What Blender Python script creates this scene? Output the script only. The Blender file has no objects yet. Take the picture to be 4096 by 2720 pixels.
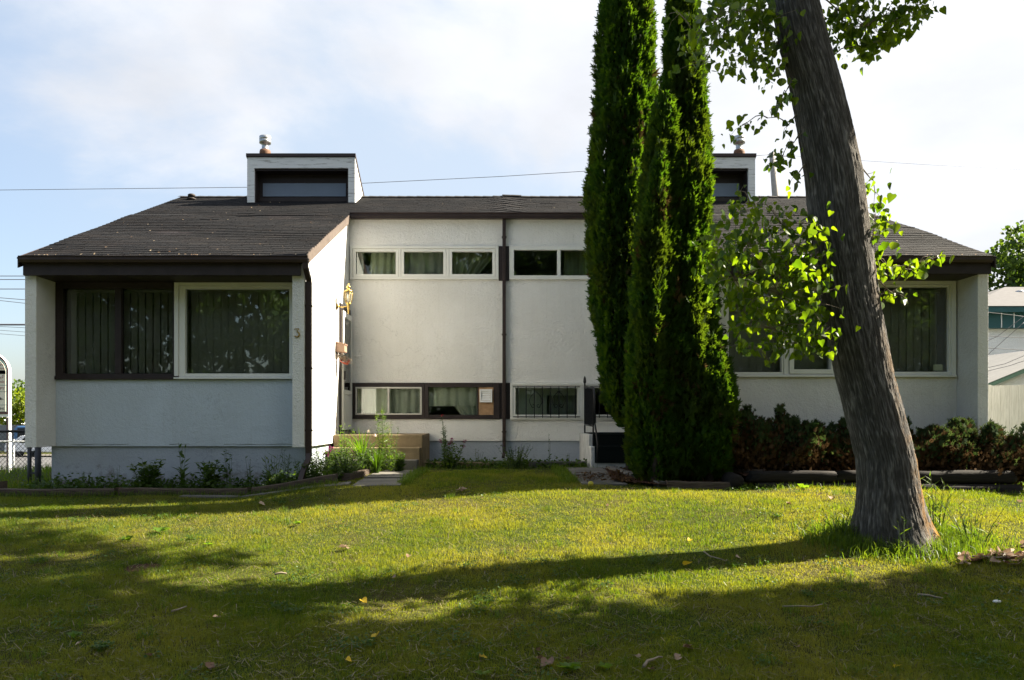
import bpy, math, random
import numpy as np
from mathutils import Vector, Matrix, noise as mnoise

S = bpy.context.scene
COL = S.collection
R = math.radians
EYE = 1.6                      # camera height over the near lawn
FPX, CU, CV = 3186.0, 1971.0, 1680.0

# ------------------------------------------------------------------ camera
cd = bpy.data.cameras.new('camera')
cam = bpy.data.objects.new('camera', cd)
COL.objects.link(cam)
cam.location = (0, 0, EYE)
cam.rotation_euler = (R(90), 0, 0)
cd.sensor_width = 36
cd.lens = FPX / 4096 * 36
cd.shift_x = 77 / 4096
cd.shift_y = 320 / 4096
cd.clip_start = 0.1
cd.clip_end = 4000
S.camera = cam

# ------------------------------------------------------------------ light
SUN_AZ = 14.0                  # shadows run to -x and this much towards the camera
SUN_EL = 39.5
world = bpy.data.worlds.new('World')
S.world = world
world.use_nodes = True
wn, wl = world.node_tree.nodes, world.node_tree.links
wn.clear()
wout = wn.new('ShaderNodeOutputWorld')
bg = wn.new('ShaderNodeBackground')
sky = wn.new('ShaderNodeTexSky')
sky.sky_type = 'NISHITA'
sky.sun_disc = False
sky.sun_elevation = R(SUN_EL)
sky.sun_rotation = R(90 - SUN_AZ)
sky.air_density = 1.0
sky.dust_density = 2.2
sky.ozone_density = 1.0
SKY_STRENGTH = 0.05
bg.inputs['Strength'].default_value = SKY_STRENGTH
tc = wn.new('ShaderNodeTexCoord')
def wmath(op, a, b=None, clamp=False):
    n = wn.new('ShaderNodeMath'); n.operation = op; n.use_clamp = clamp
    for i, v in enumerate((a, b)):
        if v is None: continue
        if isinstance(v, (int, float)): n.inputs[i].default_value = v
        else: wl.new(v, n.inputs[i])
    return n.outputs[0]
sep = wn.new('ShaderNodeSeparateXYZ'); wl.new(tc.outputs['Generated'], sep.inputs[0])
zc = wmath('MAXIMUM', sep.outputs[2], 0.0)
den = wmath('ADD', zc, 0.22)
cx = wmath('DIVIDE', sep.outputs[0], den); cy = wmath('DIVIDE', sep.outputs[1], den)
comb = wn.new('ShaderNodeCombineXYZ'); wl.new(cx, comb.inputs[0]); wl.new(cy, comb.inputs[1])
comb.inputs[2].default_value = 3.7
n1 = wn.new('ShaderNodeTexNoise'); n1.inputs['Scale'].default_value = 1.15; n1.inputs['Detail'].default_value = 9
n1.inputs['Roughness'].default_value = 0.56; n1.inputs['Distortion'].default_value = 0.25
wl.new(comb.outputs[0], n1.inputs['Vector'])
# cover grows towards the sun (thin bright cloud round it), thin on the far side
sdir = Vector((math.cos(R(SUN_AZ)) * math.cos(R(SUN_EL)), math.sin(R(SUN_AZ)) * math.cos(R(SUN_EL)), math.sin(R(SUN_EL))))
dotn = wn.new('ShaderNodeVectorMath'); dotn.operation = 'DOT_PRODUCT'
wl.new(tc.outputs['Generated'], dotn.inputs[0]); dotn.inputs[1].default_value = sdir
cover = wn.new('ShaderNodeMapRange'); cover.interpolation_type = 'SMOOTHSTEP'
wl.new(dotn.outputs['Value'], cover.inputs[0])
cover.inputs[1].default_value = 0.10; cover.inputs[2].default_value = 0.92
cover.inputs[3].default_value = -0.05; cover.inputs[4].default_value = 0.32
nv = wmath('ADD', n1.outputs['Fac'], cover.outputs[0])
cm = wn.new('ShaderNodeMapRange'); cm.interpolation_type = 'SMOOTHSTEP'
wl.new(nv, cm.inputs[0]); cm.inputs[1].default_value = 0.46; cm.inputs[2].default_value = 0.66
cm.inputs[3].default_value = 0.0; cm.inputs[4].default_value = 0.85
veil = wn.new('ShaderNodeMapRange'); veil.interpolation_type = 'SMOOTHSTEP'; wl.new(dotn.outputs['Value'], veil.inputs[0])
veil.inputs[1].default_value = -0.40; veil.inputs[2].default_value = 0.30; veil.inputs[3].default_value = 0.0; veil.inputs[4].default_value = 0.80
mixv = wn.new('ShaderNodeMix'); mixv.data_type = 'RGBA'; wl.new(veil.outputs[0], mixv.inputs['Factor'])
wl.new(sky.outputs[0], mixv.inputs['A']); mixv.inputs['B'].default_value = (2.95, 3.4, 3.95, 1)
cmx = cm.outputs[0]
# brightness of the cloud: silver near the sun, greyer away from it
cb = wn.new('ShaderNodeMapRange'); wl.new(dotn.outputs['Value'], cb.inputs[0])
cb.inputs[1].default_value = -0.6; cb.inputs[2].default_value = 1.0
cb.inputs[3].default_value = 3.3; cb.inputs[4].default_value = 4.75
n2 = wn.new('ShaderNodeTexNoise'); n2.inputs['Scale'].default_value = 2.6; n2.inputs['Detail'].default_value = 7
wl.new(comb.outputs[0], n2.inputs['Vector'])
n2r = wn.new('ShaderNodeMapRange'); wl.new(n2.outputs['Fac'], n2r.inputs[0])
n2r.inputs[1].default_value = 0.3; n2r.inputs[2].default_value = 0.7; n2r.inputs[3].default_value = 0.86; n2r.inputs[4].default_value = 1.1
cbm = wmath('MULTIPLY', cb.outputs[0], n2r.outputs[0])
ccol = wn.new('ShaderNodeVectorMath'); ccol.operation = 'SCALE'
ccol.inputs[0].default_value = (0.98, 0.99, 1.03); wl.new(cbm, ccol.inputs['Scale'])
mixc = wn.new('ShaderNodeMix'); mixc.data_type = 'RGBA'
wl.new(cmx, mixc.inputs['Factor'])
wl.new(mixv.outputs['Result'], mixc.inputs['A']); wl.new(ccol.outputs[0], mixc.inputs['B'])
wl.new(mixc.outputs['Result'], bg.inputs['Color'])
wl.new(bg.outputs[0], wout.inputs[0])

sd = bpy.data.lights.new('sun', 'SUN')
sd.energy = 5.0
sd.angle = R(0.53)
sd.color = (1.0, 0.905, 0.73)
sun = bpy.data.objects.new('sun', sd)
COL.objects.link(sun)
sun.location = (30, 14, 30)
sun.rotation_euler = (-sdir).to_track_quat('-Z', 'Y').to_euler()

S.view_settings.view_transform = 'Standard'
S.view_settings.look = 'None'
S.view_settings.gamma = 1.0
S.view_settings.exposure = 2.3
S.render.engine = 'CYCLES'
S.cycles.max_bounces = 8
S.cycles.diffuse_bounces = 4
S.cycles.transparent_max_bounces = 12
S.cycles.use_denoising = True
S.cycles.sample_clamp_indirect = 6.0

# ------------------------------------------------------------------ helpers
def W(u, v, d):                # photograph pixel at depth d -> place in the world
    return Vector(((u - CU) / FPX * d, d, EYE + (CV - v) / FPX * d))
def WO(u, v, d):               # the same from the 2361 px wide overview
    return W(u * 1.7349, v * 1.7349, d)
def smooth(t):
    t = np.clip(t, 0, 1); return t * t * (3 - 2 * t)

_YL = [-60, -3, 0, 4, 6, 8, 9.5, 11, 12, 14.7, 60]
_ZL = [-.25, -.12, 0, .07, .21, .40, .53, .56, .58, .62, .5]
_YR = [-60, -3, 0, 4, 5, 6.2, 7.7, 8.7, 9.6, 10.5, 12, 14.7, 60]
_ZR = [-.25, -.12, 0, .05, .10, .20, .41, .58, .69, .73, .79, .84, .6]
def ground(x, y):
    x = np.asarray(x, float); y = np.asarray(y, float)
    zl = np.interp(y, _YL, _ZL); zr = np.interp(y, _YR, _ZR)
    sa = smooth((x + 4.0) / 5.0); sb = smooth((x + 3.6) / 1.6)
    t = smooth((y - 9.5) / 1.6)
    s = sa * (1 - t) + sb * t
    z = zl * (1 - s) + zr * s
    k = smooth((-7.0 - x) / 5.0) * smooth((y - 11.5) / 22.0)
    z = z * (1 - k) + (-0.8) * k
    k2 = smooth((x - 7.0) / 1.5) * smooth((12.5 - np.abs(y - 12.5)) / 8.0)
    z = z - 0.16 * k2
    z = z - .035 * np.clip(x - 4.5, 0, 3) * smooth((y - 8.5) / 1.2) * smooth((14 - y) / 2)
    z = z + .012 * np.sin(x * 1.7 + y * .6) * np.cos(y * 1.3 - x * .4) * smooth((y - 1) / 2) * smooth((13 - y) / 2)
    return z
def gz(x, y): return float(ground(x, y))

class MB:
    def __init__(self): self.v = []; self.f = []; self.m = []; self.sm = []
    def add(self, vs, fs, m=0, smooth=False):
        o = len(self.v); self.v += [tuple(p) for p in vs]
        for f in fs: self.f.append([i + o for i in f]); self.m.append(m); self.sm.append(smooth)
        return self
    def box(self, x0, x1, y0, y1, z0, z1, m=0):
        vs = [(x, y, z) for z in (z0, z1) for y in (y0, y1) for x in (x0, x1)]
        return self.add(vs, [(0, 2, 3, 1), (4, 5, 7, 6), (0, 1, 5, 4), (2, 6, 7, 3), (0, 4, 6, 2), (1, 3, 7, 5)], m)
    def prism(self, poly, a, b, axis='x', m=0):
        n = len(poly)
        def mk(p, c): return {'x': (c, p[0], p[1]), 'y': (p[0], c, p[1]), 'z': (p[0], p[1], c)}[axis]
        vs = [mk(p, a) for p in poly] + [mk(p, b) for p in poly]
        fs = [list(range(n))[::-1], list(range(n, 2 * n))] + [(i, (i + 1) % n, n + (i + 1) % n, n + i) for i in range(n)]
        return self.add(vs, fs, m)
    def quad(self, a, b, c, d, m=0): return self.add([a, b, c, d], [(0, 1, 2, 3)], m)
    def tube(self, pts, r, n=8, m=0, caps=True, sq=False):
        pts = [Vector(p) for p in pts]; k = len(pts)
        rs = [r] * k if isinstance(r, (int, float)) else r
        vs = []; up = None
        for i, p in enumerate(pts):
            t = (pts[min(i + 1, k - 1)] - pts[max(i - 1, 0)]).normalized()
            if up is None:
                up = Vector((0, 0, 1)) if abs(t.z) < .9 else Vector((0, 1, 0))
            a = (up - t * up.dot(t)).normalized(); b = t.cross(a); up = a
            for j in range(n):
                an = 2 * math.pi * (j + (.5 if sq else 0)) / n
                vs.append(p + (a * math.cos(an) + b * math.sin(an)) * rs[i])
        fs = [(i * n + j, i * n + (j + 1) % n, (i + 1) * n + (j + 1) % n, (i + 1) * n + j) for i in range(k - 1) for j in range(n)]
        if caps: fs += [list(range(n))[::-1], list(range((k - 1) * n, k * n))]
        return self.add(vs, fs, m, smooth=not sq)
    def lathe(self, c, prof, n=16, m=0, axis='z'):
        c = Vector(c); vs = []
        for (r, z) in prof:
            for j in range(n):
                an = 2 * math.pi * j / n
                p = (r * math.cos(an), r * math.sin(an), z)
                if axis == 'x': p = (z, r * math.cos(an), r * math.sin(an))
                if axis == 'y': p = (r * math.cos(an), z, r * math.sin(an))
                vs.append(c + Vector(p))
        k = len(prof)
        fs = [(i * n + j, i * n + (j + 1) % n, (i + 1) * n + (j + 1) % n, (i + 1) * n + j) for i in range(k - 1) for j in range(n)]
        fs += [list(range(n))[::-1], list(range((k - 1) * n, k * n))]
        return self.add(vs, fs, m, smooth=True)
    def build(self, name, mats, parent=None, bevel=0, origin=None, **tags):
        me = bpy.data.meshes.new(name)
        o3 = Vector(origin) if origin is not None else Vector((0, 0, 0))
        me.from_pydata([tuple(Vector(p) - o3) for p in self.v], [], self.f)
        if not isinstance(mats, (list, tuple)): mats = [mats]
        for mt in mats: me.materials.append(mt)
        me.polygons.foreach_set('material_index', self.m)
        me.polygons.foreach_set('use_smooth', self.sm)
        me.update()
        return link(name, me, parent, bevel, o3, **tags)

ROOTLOC = {}
def link(name, me, parent=None, bevel=0, o3=None, **tags):
    ob = bpy.data.objects.new(name, me); COL.objects.link(ob)
    if o3 is not None: ob.location = o3
    if bevel:
        b = ob.modifiers.new('bevel', 'BEVEL'); b.width = bevel; b.segments = 2; b.limit_method = 'ANGLE'; b.angle_limit = R(40)
    if parent is not None:
        ob.parent = parent
        if parent.name in ROOTLOC: ob.matrix_parent_inverse = Matrix.Translation(-ROOTLOC[parent.name])
    tag(ob, **tags)
    return ob
def tag(ob, label=None, cat=None, group=None, kind=None):
    if label: ob['label'] = label
    if cat: ob['category'] = cat
    if group: ob['group'] = group
    if kind: ob['kind'] = kind
    return ob
def thing(name, loc, label, cat, group=None):
    e = bpy.data.objects.new(name, None); COL.objects.link(e)
    e.empty_display_size = .2
    e.location = loc; ROOTLOC[e.name] = Vector(loc)
    return tag(e, label, cat, group)
def copy_thing(src, delta, rz=0.0, scale=1.0, label=None, group=None):
    """copy a thing with its parts and their sub-parts, moved by delta"""
    def cp(o, par):
        c = o.copy(); COL.objects.link(c)
        if par is not None: c.parent = par
        for ch in o.children: cp(ch, c)
        return c
    c = cp(src, None)
    c.location = src.location + Vector(delta)
    c.rotation_euler.z += rz; c.scale = c.scale * scale
    if label: c['label'] = label
    if group: c['group'] = group
    return c

def npmesh(name, V, F, mats, rnd=None, midx=None, smooth_=False):
    """mesh from numpy: V (n,3), F (m,k)"""
    me = bpy.data.meshes.new(name)
    V = np.ascontiguousarray(V, dtype=np.float32); F = np.ascontiguousarray(F, dtype=np.int32)
    me.vertices.add(len(V)); me.vertices.foreach_set('co', V.ravel())
    m, k = F.shape
    me.loops.add(m * k); me.loops.foreach_set('vertex_index', F.ravel())
    me.polygons.add(m); me.polygons.foreach_set('loop_start', np.arange(0, m * k, k, dtype=np.int32))
    if not isinstance(mats, (list, tuple)): mats = [mats]
    for mt in mats: me.materials.append(mt)
    if midx is not None: me.polygons.foreach_set('material_index', np.ascontiguousarray(midx, dtype=np.int32))
    if smooth_: me.polygons.foreach_set('use_smooth', np.ones(m, dtype=bool))
    me.update(calc_edges=True)
    if rnd is not None:
        at = me.attributes.new('rnd', 'FLOAT', 'POINT')
        at.data.foreach_set('value', np.ascontiguousarray(rnd, dtype=np.float32))
    return me
def scatter(T, TF, P, M, sc):
    """template verts T (k,3), faces TF (f,q) placed at P (n,3) with rotations M (n,3,3) and sizes sc (n,) or (n,3)"""
    T = np.asarray(T, float); TF = np.asarray(TF, int)
    sc = np.asarray(sc, float)
    if sc.ndim == 1: sc = np.repeat(sc[:, None], 3, 1)
    X = T[None] * sc[:, None, :]
    Vv = np.einsum('nij,nkj->nki', M, X) + np.asarray(P)[:, None, :]
    n, k = len(P), len(T)
    Fv = TF[None] + (np.arange(n) * k)[:, None, None]
    return Vv.reshape(-1, 3), Fv.reshape(-1, TF.shape[1])
def frames(Y, N):
    """rotation matrices with local y along Y and local z near N"""
    Y = Y / np.linalg.norm(Y, axis=1, keepdims=True)
    X = np.cross(Y, N); X /= np.linalg.norm(X, axis=1, keepdims=True) + 1e-9
    Z = np.cross(X, Y)
    return np.stack([X, Y, Z], axis=2)
rng = np.random.default_rng(7)
random.seed(7)

# ------------------------------------------------------------------ materials
class NT:
    def __init__(self, name):
        self.mat = bpy.data.materials.new(name); self.mat.use_nodes = True
        self.nt = self.mat.node_tree; self.n = self.nt.nodes; self.l = self.nt.links
        self.n.clear(); self.out = self.n.new('ShaderNodeOutputMaterial')
    def node(self, t, **kw):
        nd = self.n.new('ShaderNode' + t)
        for k, v in kw.items():
            if hasattr(nd, k) and k not in nd.inputs: setattr(nd, k, v)
            else: self.set(nd, k, v)
        return nd
    def set(self, nd, k, v):
        s = nd.inputs[k]
        if isinstance(v, bpy.types.NodeSocket): self.l.new(v, s)
        elif isinstance(v, (tuple, list)) and len(v) == 3 and s.type == 'RGBA': s.default_value = (*v, 1)
        else: s.default_value = v
    def coord(self, scale=(1, 1, 1), kind='Object', rot=(0, 0, 0)):
        t = self.node('TexCoord'); mp = self.node('Mapping')
        mp.inputs['Scale'].default_value = scale; mp.inputs['Rotation'].default_value = rot
        self.l.new(t.outputs[kind], mp.inputs['Vector']); return mp.outputs[0]
    def pos(self, scale=(1, 1, 1)):
        g = self.node('NewGeometry'); mp = self.node('Mapping'); mp.inputs['Scale'].default_value = scale
        self.l.new(g.outputs['Position'], mp.inputs['Vector']); return mp.outputs[0]
    def noise(self, vec, scale=5, detail=4, rough=.5, dist=0):
        nd = self.node('TexNoise'); self.l.new(vec, nd.inputs['Vector'])
        nd.inputs['Scale'].default_value = scale; nd.inputs['Detail'].default_value = detail
        nd.inputs['Roughness'].default_value = rough; nd.inputs['Distortion'].default_value = dist
        return nd.outputs['Fac']
    def ramp(self, fac, stops):
        nd = self.node('ValToRGB'); self.l.new(fac, nd.inputs[0])
        el = nd.color_ramp.elements
        while len(el) < len(stops): el.new(.5)
        for e, (p, c) in zip(el, stops): e.position = p; e.color = (*c, 1) if len(c) == 3 else c
        return nd.outputs[0]
    def mix(self, fac, a, b, mode='MIX'):
        nd = self.node('Mix'); nd.data_type = 'RGBA'; nd.blend_type = mode
        for k, v in (('Factor', fac), ('A', a), ('B', b)):
            s = [i for i in nd.inputs if i.name == k and i.enabled][0] if False else None
        idx = {'Factor': 0, 'A': 6, 'B': 7}
        for k, v in (('Factor', fac), ('A', a), ('B', b)):
            s = nd.inputs[idx[k]]
            if isinstance(v, bpy.types.NodeSocket): self.l.new(v, s)
            elif isinstance(v, (tuple, list)): s.default_value = (*v, 1)
            else: s.default_value = v
        return nd.outputs[2]
    def bump(self, h, dist=.01, strength=1):
        nd = self.node('Bump'); self.l.new(h, nd.inputs['Height']); nd.inputs['Distance'].default_value = dist
        nd.inputs['Strength'].default_value = strength; return nd.outputs[0]
    def principled(self, color, rough=.7, normal=None, metal=0, spec=.3, **kw):
        p = self.node('BsdfPrincipled'); self.set(p, 'Base Color', color); self.set(p, 'Roughness', rough)
        self.set(p, 'Metallic', metal); p.inputs['Specular IOR Level'].default_value = spec
        if normal is not None: self.l.new(normal, p.inputs['Normal'])
        self.l.new(p.outputs[0], self.out.inputs[0]); self.p = p
        return self.mat

def m_plain(name, col, rough=.6, var=.12, scale=9, metal=0, bump=0, spec=.3):
    t = NT(name); c = t.coord()
    f = t.noise(c, scale, 5, .6)
    cc = t.ramp(f, [(.25, tuple(x * (1 - var) for x in col)), (.75, tuple(min(1, x * (1 + var)) for x in col))])
    nr = t.bump(t.noise(c, scale * 8, 3), bump) if bump else None
    return t.principled(cc, rough, nr, metal, spec)
def m_stucco(name, col, stain=.12, rough_bump=.012, splash=False):
    t = NT(name); c = t.pos()
    big = t.noise(c, 1.1, 5, .6); streak = t.noise(t.pos((9, 9, .5)), 1.3, 4, .6); fine = t.noise(c, 62, 3, .6); mid = t.noise(c, 22, 3)
    dark = tuple(x * (1 - 2.2 * stain) * f for x, f in zip(col, (1, .985, .95)))
    a = t.ramp(big, [(.3, dark), (.62, col)])
    b = t.ramp(streak, [(.3, tuple(x * .95 for x in col)), (.6, col)])
    cc = t.mix(.45, a, b)
    cc = t.mix(t.ramp(fine, [(.3, (.28,) * 3), (.55, (0,) * 3)]), cc, tuple(x * .72 for x in col))
    ck = t.noise(t.pos((1, 1, .8)), 1.7, 6, .62, .5)                 # hairline cracks
    line = t.ramp(ck, [(.4955, (0,) * 3), (.4985, (1,) * 3), (.5015, (1,) * 3), (.5045, (0,) * 3)])
    msk = t.ramp(t.noise(t.pos(), .8, 2), [(.56, (0,) * 3), (.66, (.45,) * 3)])
    k = t.node('Math'); k.operation = 'MULTIPLY'; t.l.new(line, k.inputs[0]); t.l.new(msk, k.inputs[1])
    cc = t.mix(k.outputs[0], cc, tuple(x * .42 for x in col))
    if splash:                                                      # soil splashed up from the bed
        z = t.node('SeparateXYZ'); t.l.new(t.pos(), z.inputs[0]); mr = t.node('MapRange'); t.l.new(z.outputs[2], mr.inputs[0])
        for i_, v_ in ((1, .60), (2, 1.0), (3, .22), (4, -.12)): mr.inputs[i_].default_value = v_
        sm = t.node('Math'); sm.operation = 'ADD'; t.l.new(mr.outputs[0], sm.inputs[0]); t.l.new(t.noise(t.pos(), 7, 6, .7), sm.inputs[1])
        cc = t.mix(t.ramp(sm.outputs[0], [(.52, (0,) * 3), (.72, (.75,) * 3)]), cc, (.13, .105, .075))
    drip = t.noise(t.pos((16, 16, .35)), 1.6, 3, .5)
    cc = t.mix(t.ramp(drip, [(.62, (0,) * 3), (.76, (.14,) * 3)]), cc, tuple(x * f for x, f in zip(col, (.60, .57, .50))))
    nd = t.node('Math'); nd.operation = 'ADD'; t.l.new(fine, nd.inputs[0]); t.l.new(mid, nd.inputs[1])
    return t.principled(cc, .92, t.bump(nd.outputs[0], rough_bump, 1.0), spec=.15)
def m_leaf(name, c0, c1, trans=.5, tcol=None, rough=.45, attr='rnd', spec=.3, noise_c=None, nscale=.6):
    """leaf, needle or grass blade: gloss + colour + light coming through"""
    t = NT(name)
    at = t.node('Attribute'); at.attribute_name = attr
    col = t.ramp(at.outputs['Fac'], [(0, c0), (1, c1)])
    if noise_c is not None:
        col = t.mix(t.ramp(t.noise(t.pos(), nscale, 4, .6), [(.44, (0,) * 3), (.62, (1,) * 3)]), col, noise_c)
    p = t.node('BsdfPrincipled'); t.set(p, 'Base Color', col); t.set(p, 'Roughness', rough); p.inputs['Specular IOR Level'].default_value = spec
    tr = t.node('BsdfTranslucent')
    if tcol is None: t.l.new(col, tr.inputs['Color'])
    else:
        k = t.mix(1.0, col, tcol, 'MULTIPLY'); t.l.new(k, tr.inputs['Color'])
    mx = t.node('MixShader'); mx.inputs[0].default_value = trans
    t.l.new(p.outputs[0], mx.inputs[1]); t.l.new(tr.outputs[0], mx.inputs[2]); t.l.new(mx.outputs[0], t.out.inputs[0])
    return t.mat
def m_glass(name, tint=(.9, .95, .93), refl=1.0):
    t = NT(name)
    tr = t.node('BsdfTransparent'); tr.inputs[0].default_value = (*tint, 1)
    gl = t.node('BsdfGlossy'); gl.inputs['Roughness'].default_value = .015
    n = t.noise(t.pos(), 1.3, 2); t.l.new(t.bump(n, .004, .6), gl.inputs['Normal'])
    fr = t.node('Fresnel'); fr.inputs[0].default_value = 1.52
    k = t.node('Math'); k.operation = 'MULTIPLY_ADD'; t.l.new(fr.outputs[0], k.inputs[0]); k.inputs[1].default_value = 1.35 * refl; k.inputs[2].default_value = .02; k.use_clamp = True
    mx = t.node('MixShader'); t.l.new(k.outputs[0], mx.inputs[0])
    t.l.new(tr.outputs[0], mx.inputs[1]); t.l.new(gl.outputs[0], mx.inputs[2]); t.l.new(mx.outputs[0], t.out.inputs[0])
    return t.mat

M = {}
M['stucco'] = m_stucco('white_stucco', (.76, .755, .73))
M['stucco_old'] = m_stucco('weathered_stucco', (.83, .82, .795), .08, .016)
M['stucco_shaded'] = m_stucco('shaded_white_stucco', (.52, .585, .655), .10, .008)  # white stucco darkened and blued: shade of the left recess put into the colour
M['parging'] = m_stucco('grey_painted_parging', (.38, .42, .48), .12, .01, True)
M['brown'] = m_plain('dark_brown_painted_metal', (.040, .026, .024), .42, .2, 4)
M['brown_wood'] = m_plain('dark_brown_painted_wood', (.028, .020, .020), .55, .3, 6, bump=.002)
M['brown_lit'] = m_plain('sunlit_brown_rake_trim', (.105, .082, .070), .6, .25, 5)  # brown lightened for the sun falling on the inner rakes
M['white_vinyl'] = m_plain('white_vinyl_frame', (.72, .72, .68), .4, .06, 3)
M['alu'] = m_plain('dull_aluminium', (.48, .47, .44), .45, .15, 8, metal=.5)
M['brass_old'] = m_plain('tarnished_brass', (.30, .20, .035), .45, .15, 6, metal=.4)
M['galv'] = m_plain('galvanised_steel', (.40, .41, .42), .42, .2, 14, metal=.85)
M['rust'] = m_plain('rusty_steel', (.13, .068, .040), .8, .5, 20, metal=.1)
M['rust_panel'] = m_plain('rusting_painted_panel', (.36, .22, .12), .7, .45, 7)
M['stack'] = m_plain('dark_lead_stack', (.035, .028, .025), .7, .3, 14)
M['brass'] = m_plain('polished_brass', (.50, .35, .11), .32, .15, 6, metal=1)
M['glass'] = m_glass('window_glass')
M['lamp_glass'] = m_glass('lantern_glass', (.95, .95, .9), .5)
M['blind'] = m_plain('grey_vertical_blind', (.36, .33, .30), .8, .1, 4)
M['curtain'] = m_plain('cream_curtain', (.86, .81, .68), .9, .12, 5)
M['curtain_grey'] = m_plain('grey_linen_curtain', (.50, .48, .42), .9, .12, 5)
M['curtain_gold'] = m_plain('olive_gold_curtain', (.48, .47, .33), .9, .2, 4)
M['room'] = m_plain('interior_paint', (.42, .40, .36), .9, .05, 1)
M['panel_blue'] = m_plain('frosted_grey_pane', (.17, .21, .28), .35, .08, 2)
M['black_iron'] = m_plain('black_wrought_iron', (.012, .012, .014), .45, .2, 10)
M['carpet'] = m_plain('dark_green_outdoor_carpet', (.010, .014, .014), .98, .3, 60, bump=.004, spec=.05)
M['mailbox'] = m_plain('tan_brown_mailbox', (.30, .19, .13), .55, .12, 8)
M['paper'] = m_plain('newsprint', (.55, .48, .40), .9, .2, 12)
M['paper_red'] = m_plain('red_flyer', (.45, .10, .06), .7, .2, 6)
M['plastic_white'] = m_plain('white_plastic', (.78, .78, .77), .4, .06, 10)
M['roof_old'] = None

def m_wood_white():
    t = NT('peeling_white_board'); c = t.pos((1, 1, 14))
    f = t.noise(c, 3.0, 7, .65)
    cc = t.ramp(f, [(.36, (.30, .29, .28)), (.44, (.68, .69, .70)), (.8, (.78, .78, .78))])
    return t.principled(cc, .75, t.bump(f, .003), spec=.2)
M['board'] = m_wood_white()
def m_shingle():
    t = NT('charcoal_asphalt_shingle')
    at = t.node('Attribute'); at.attribute_name = 'rnd'
    col = t.ramp(at.outputs['Fac'], [(0, (.0065, .007, .009)), (.45, (.009, .0088, .0102)), (.8, (.0125, .0105, .011)), (1, (.017, .015, .0145))])
    g = t.noise(t.pos(), 420, 2); col2 = t.mix(t.ramp(g, [(.45, (0,) * 3), (.75, (.4,) * 3)]), col, (.045, .043, .044))
    return t.principled(col2, .9, t.bump(g, .003), spec=.2)
M['shingle'] = m_shingle()
def m_concrete(name, col, warm=(1, 1, 1)):
    t = NT(name); c = t.pos()
    b = t.noise(c, 3.5, 6, .65); f = t.noise(c, 90, 3, .6)
    cc = t.ramp(b, [(.3, tuple(x * .66 * w for x, w in zip(col, warm))), (.6, col), (.8, tuple(min(1, x * 1.12) for x in col))])
    cc = t.mix(t.ramp(f, [(.3, (.35,) * 3), (.5, (0,) * 3)]), cc, tuple(x * .55 for x in col))
    return t.principled(cc, .93, t.bump(f, .005), spec=.12)
M['concrete'] = m_concrete('weathered_concrete', (.15, .14, .125))
M['concrete_tan'] = m_concrete('tan_aggregate_concrete', (.25, .19, .115))
M['concrete_white'] = m_concrete('white_painted_concrete', (.60, .60, .58))
M['asphalt'] = m_concrete('asphalt_road', (.11, .11, .115))
def m_timber(name, dark, light, sc=(1.2, 14, 14)):
    t = NT(name); c = t.coord(sc); f = t.noise(c, 4, 6, .6, .6)
    cc = t.ramp(f, [(.3, dark), (.7, light)])
    return t.principled(cc, .85, t.bump(f, .008), spec=.2)
M['timber'] = m_timber('grey_brown_landscape_timber', (.045, .033, .026), (.12, .092, .07))
M['log'] = m_timber('dark_stained_log', (.009, .0078, .007), (.021, .0175, .0155))
M['fence_white'] = m_timber('whitewashed_fence_board', (.56, .55, .50), (.80, .79, .75), (14, 14, 1.0))
def m_soil():
    t = NT('lawn_thatch'); c = t.pos()
    f = t.noise(c, 26, 5, .7); g = t.noise(c, 1.1, 4, .6)
    a = t.ramp(f, [(.3, (.028, .026, .008)), (.7, (.085, .075, .024))])
    b = t.ramp(f, [(.3, (.020, .034, .005)), (.7, (.05, .066, .014))])
    return t.principled(t.mix(t.ramp(g, [(.4, (0,) * 3), (.6, (1,) * 3)]), b, a), .98, t.bump(f, .02), spec=.05)
M['soil'] = m_soil()
def m_mulch():
    t = NT('reddish_bark_mulch'); c = t.pos((1, 1, 2))
    f = t.noise(c, 34, 6, .75)
    return t.principled(t.ramp(f, [(.3, (.022, .012, .009)), (.55, (.085, .046, .032)), (.75, (.17, .10, .075))]), .97, t.bump(f, .03), spec=.05)
M['mulch'] = m_mulch()
M['bed_soil'] = m_plain('dry_bed_soil', (.10, .075, .05), .97, .35, 14, bump=.02, spec=.05)
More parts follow.
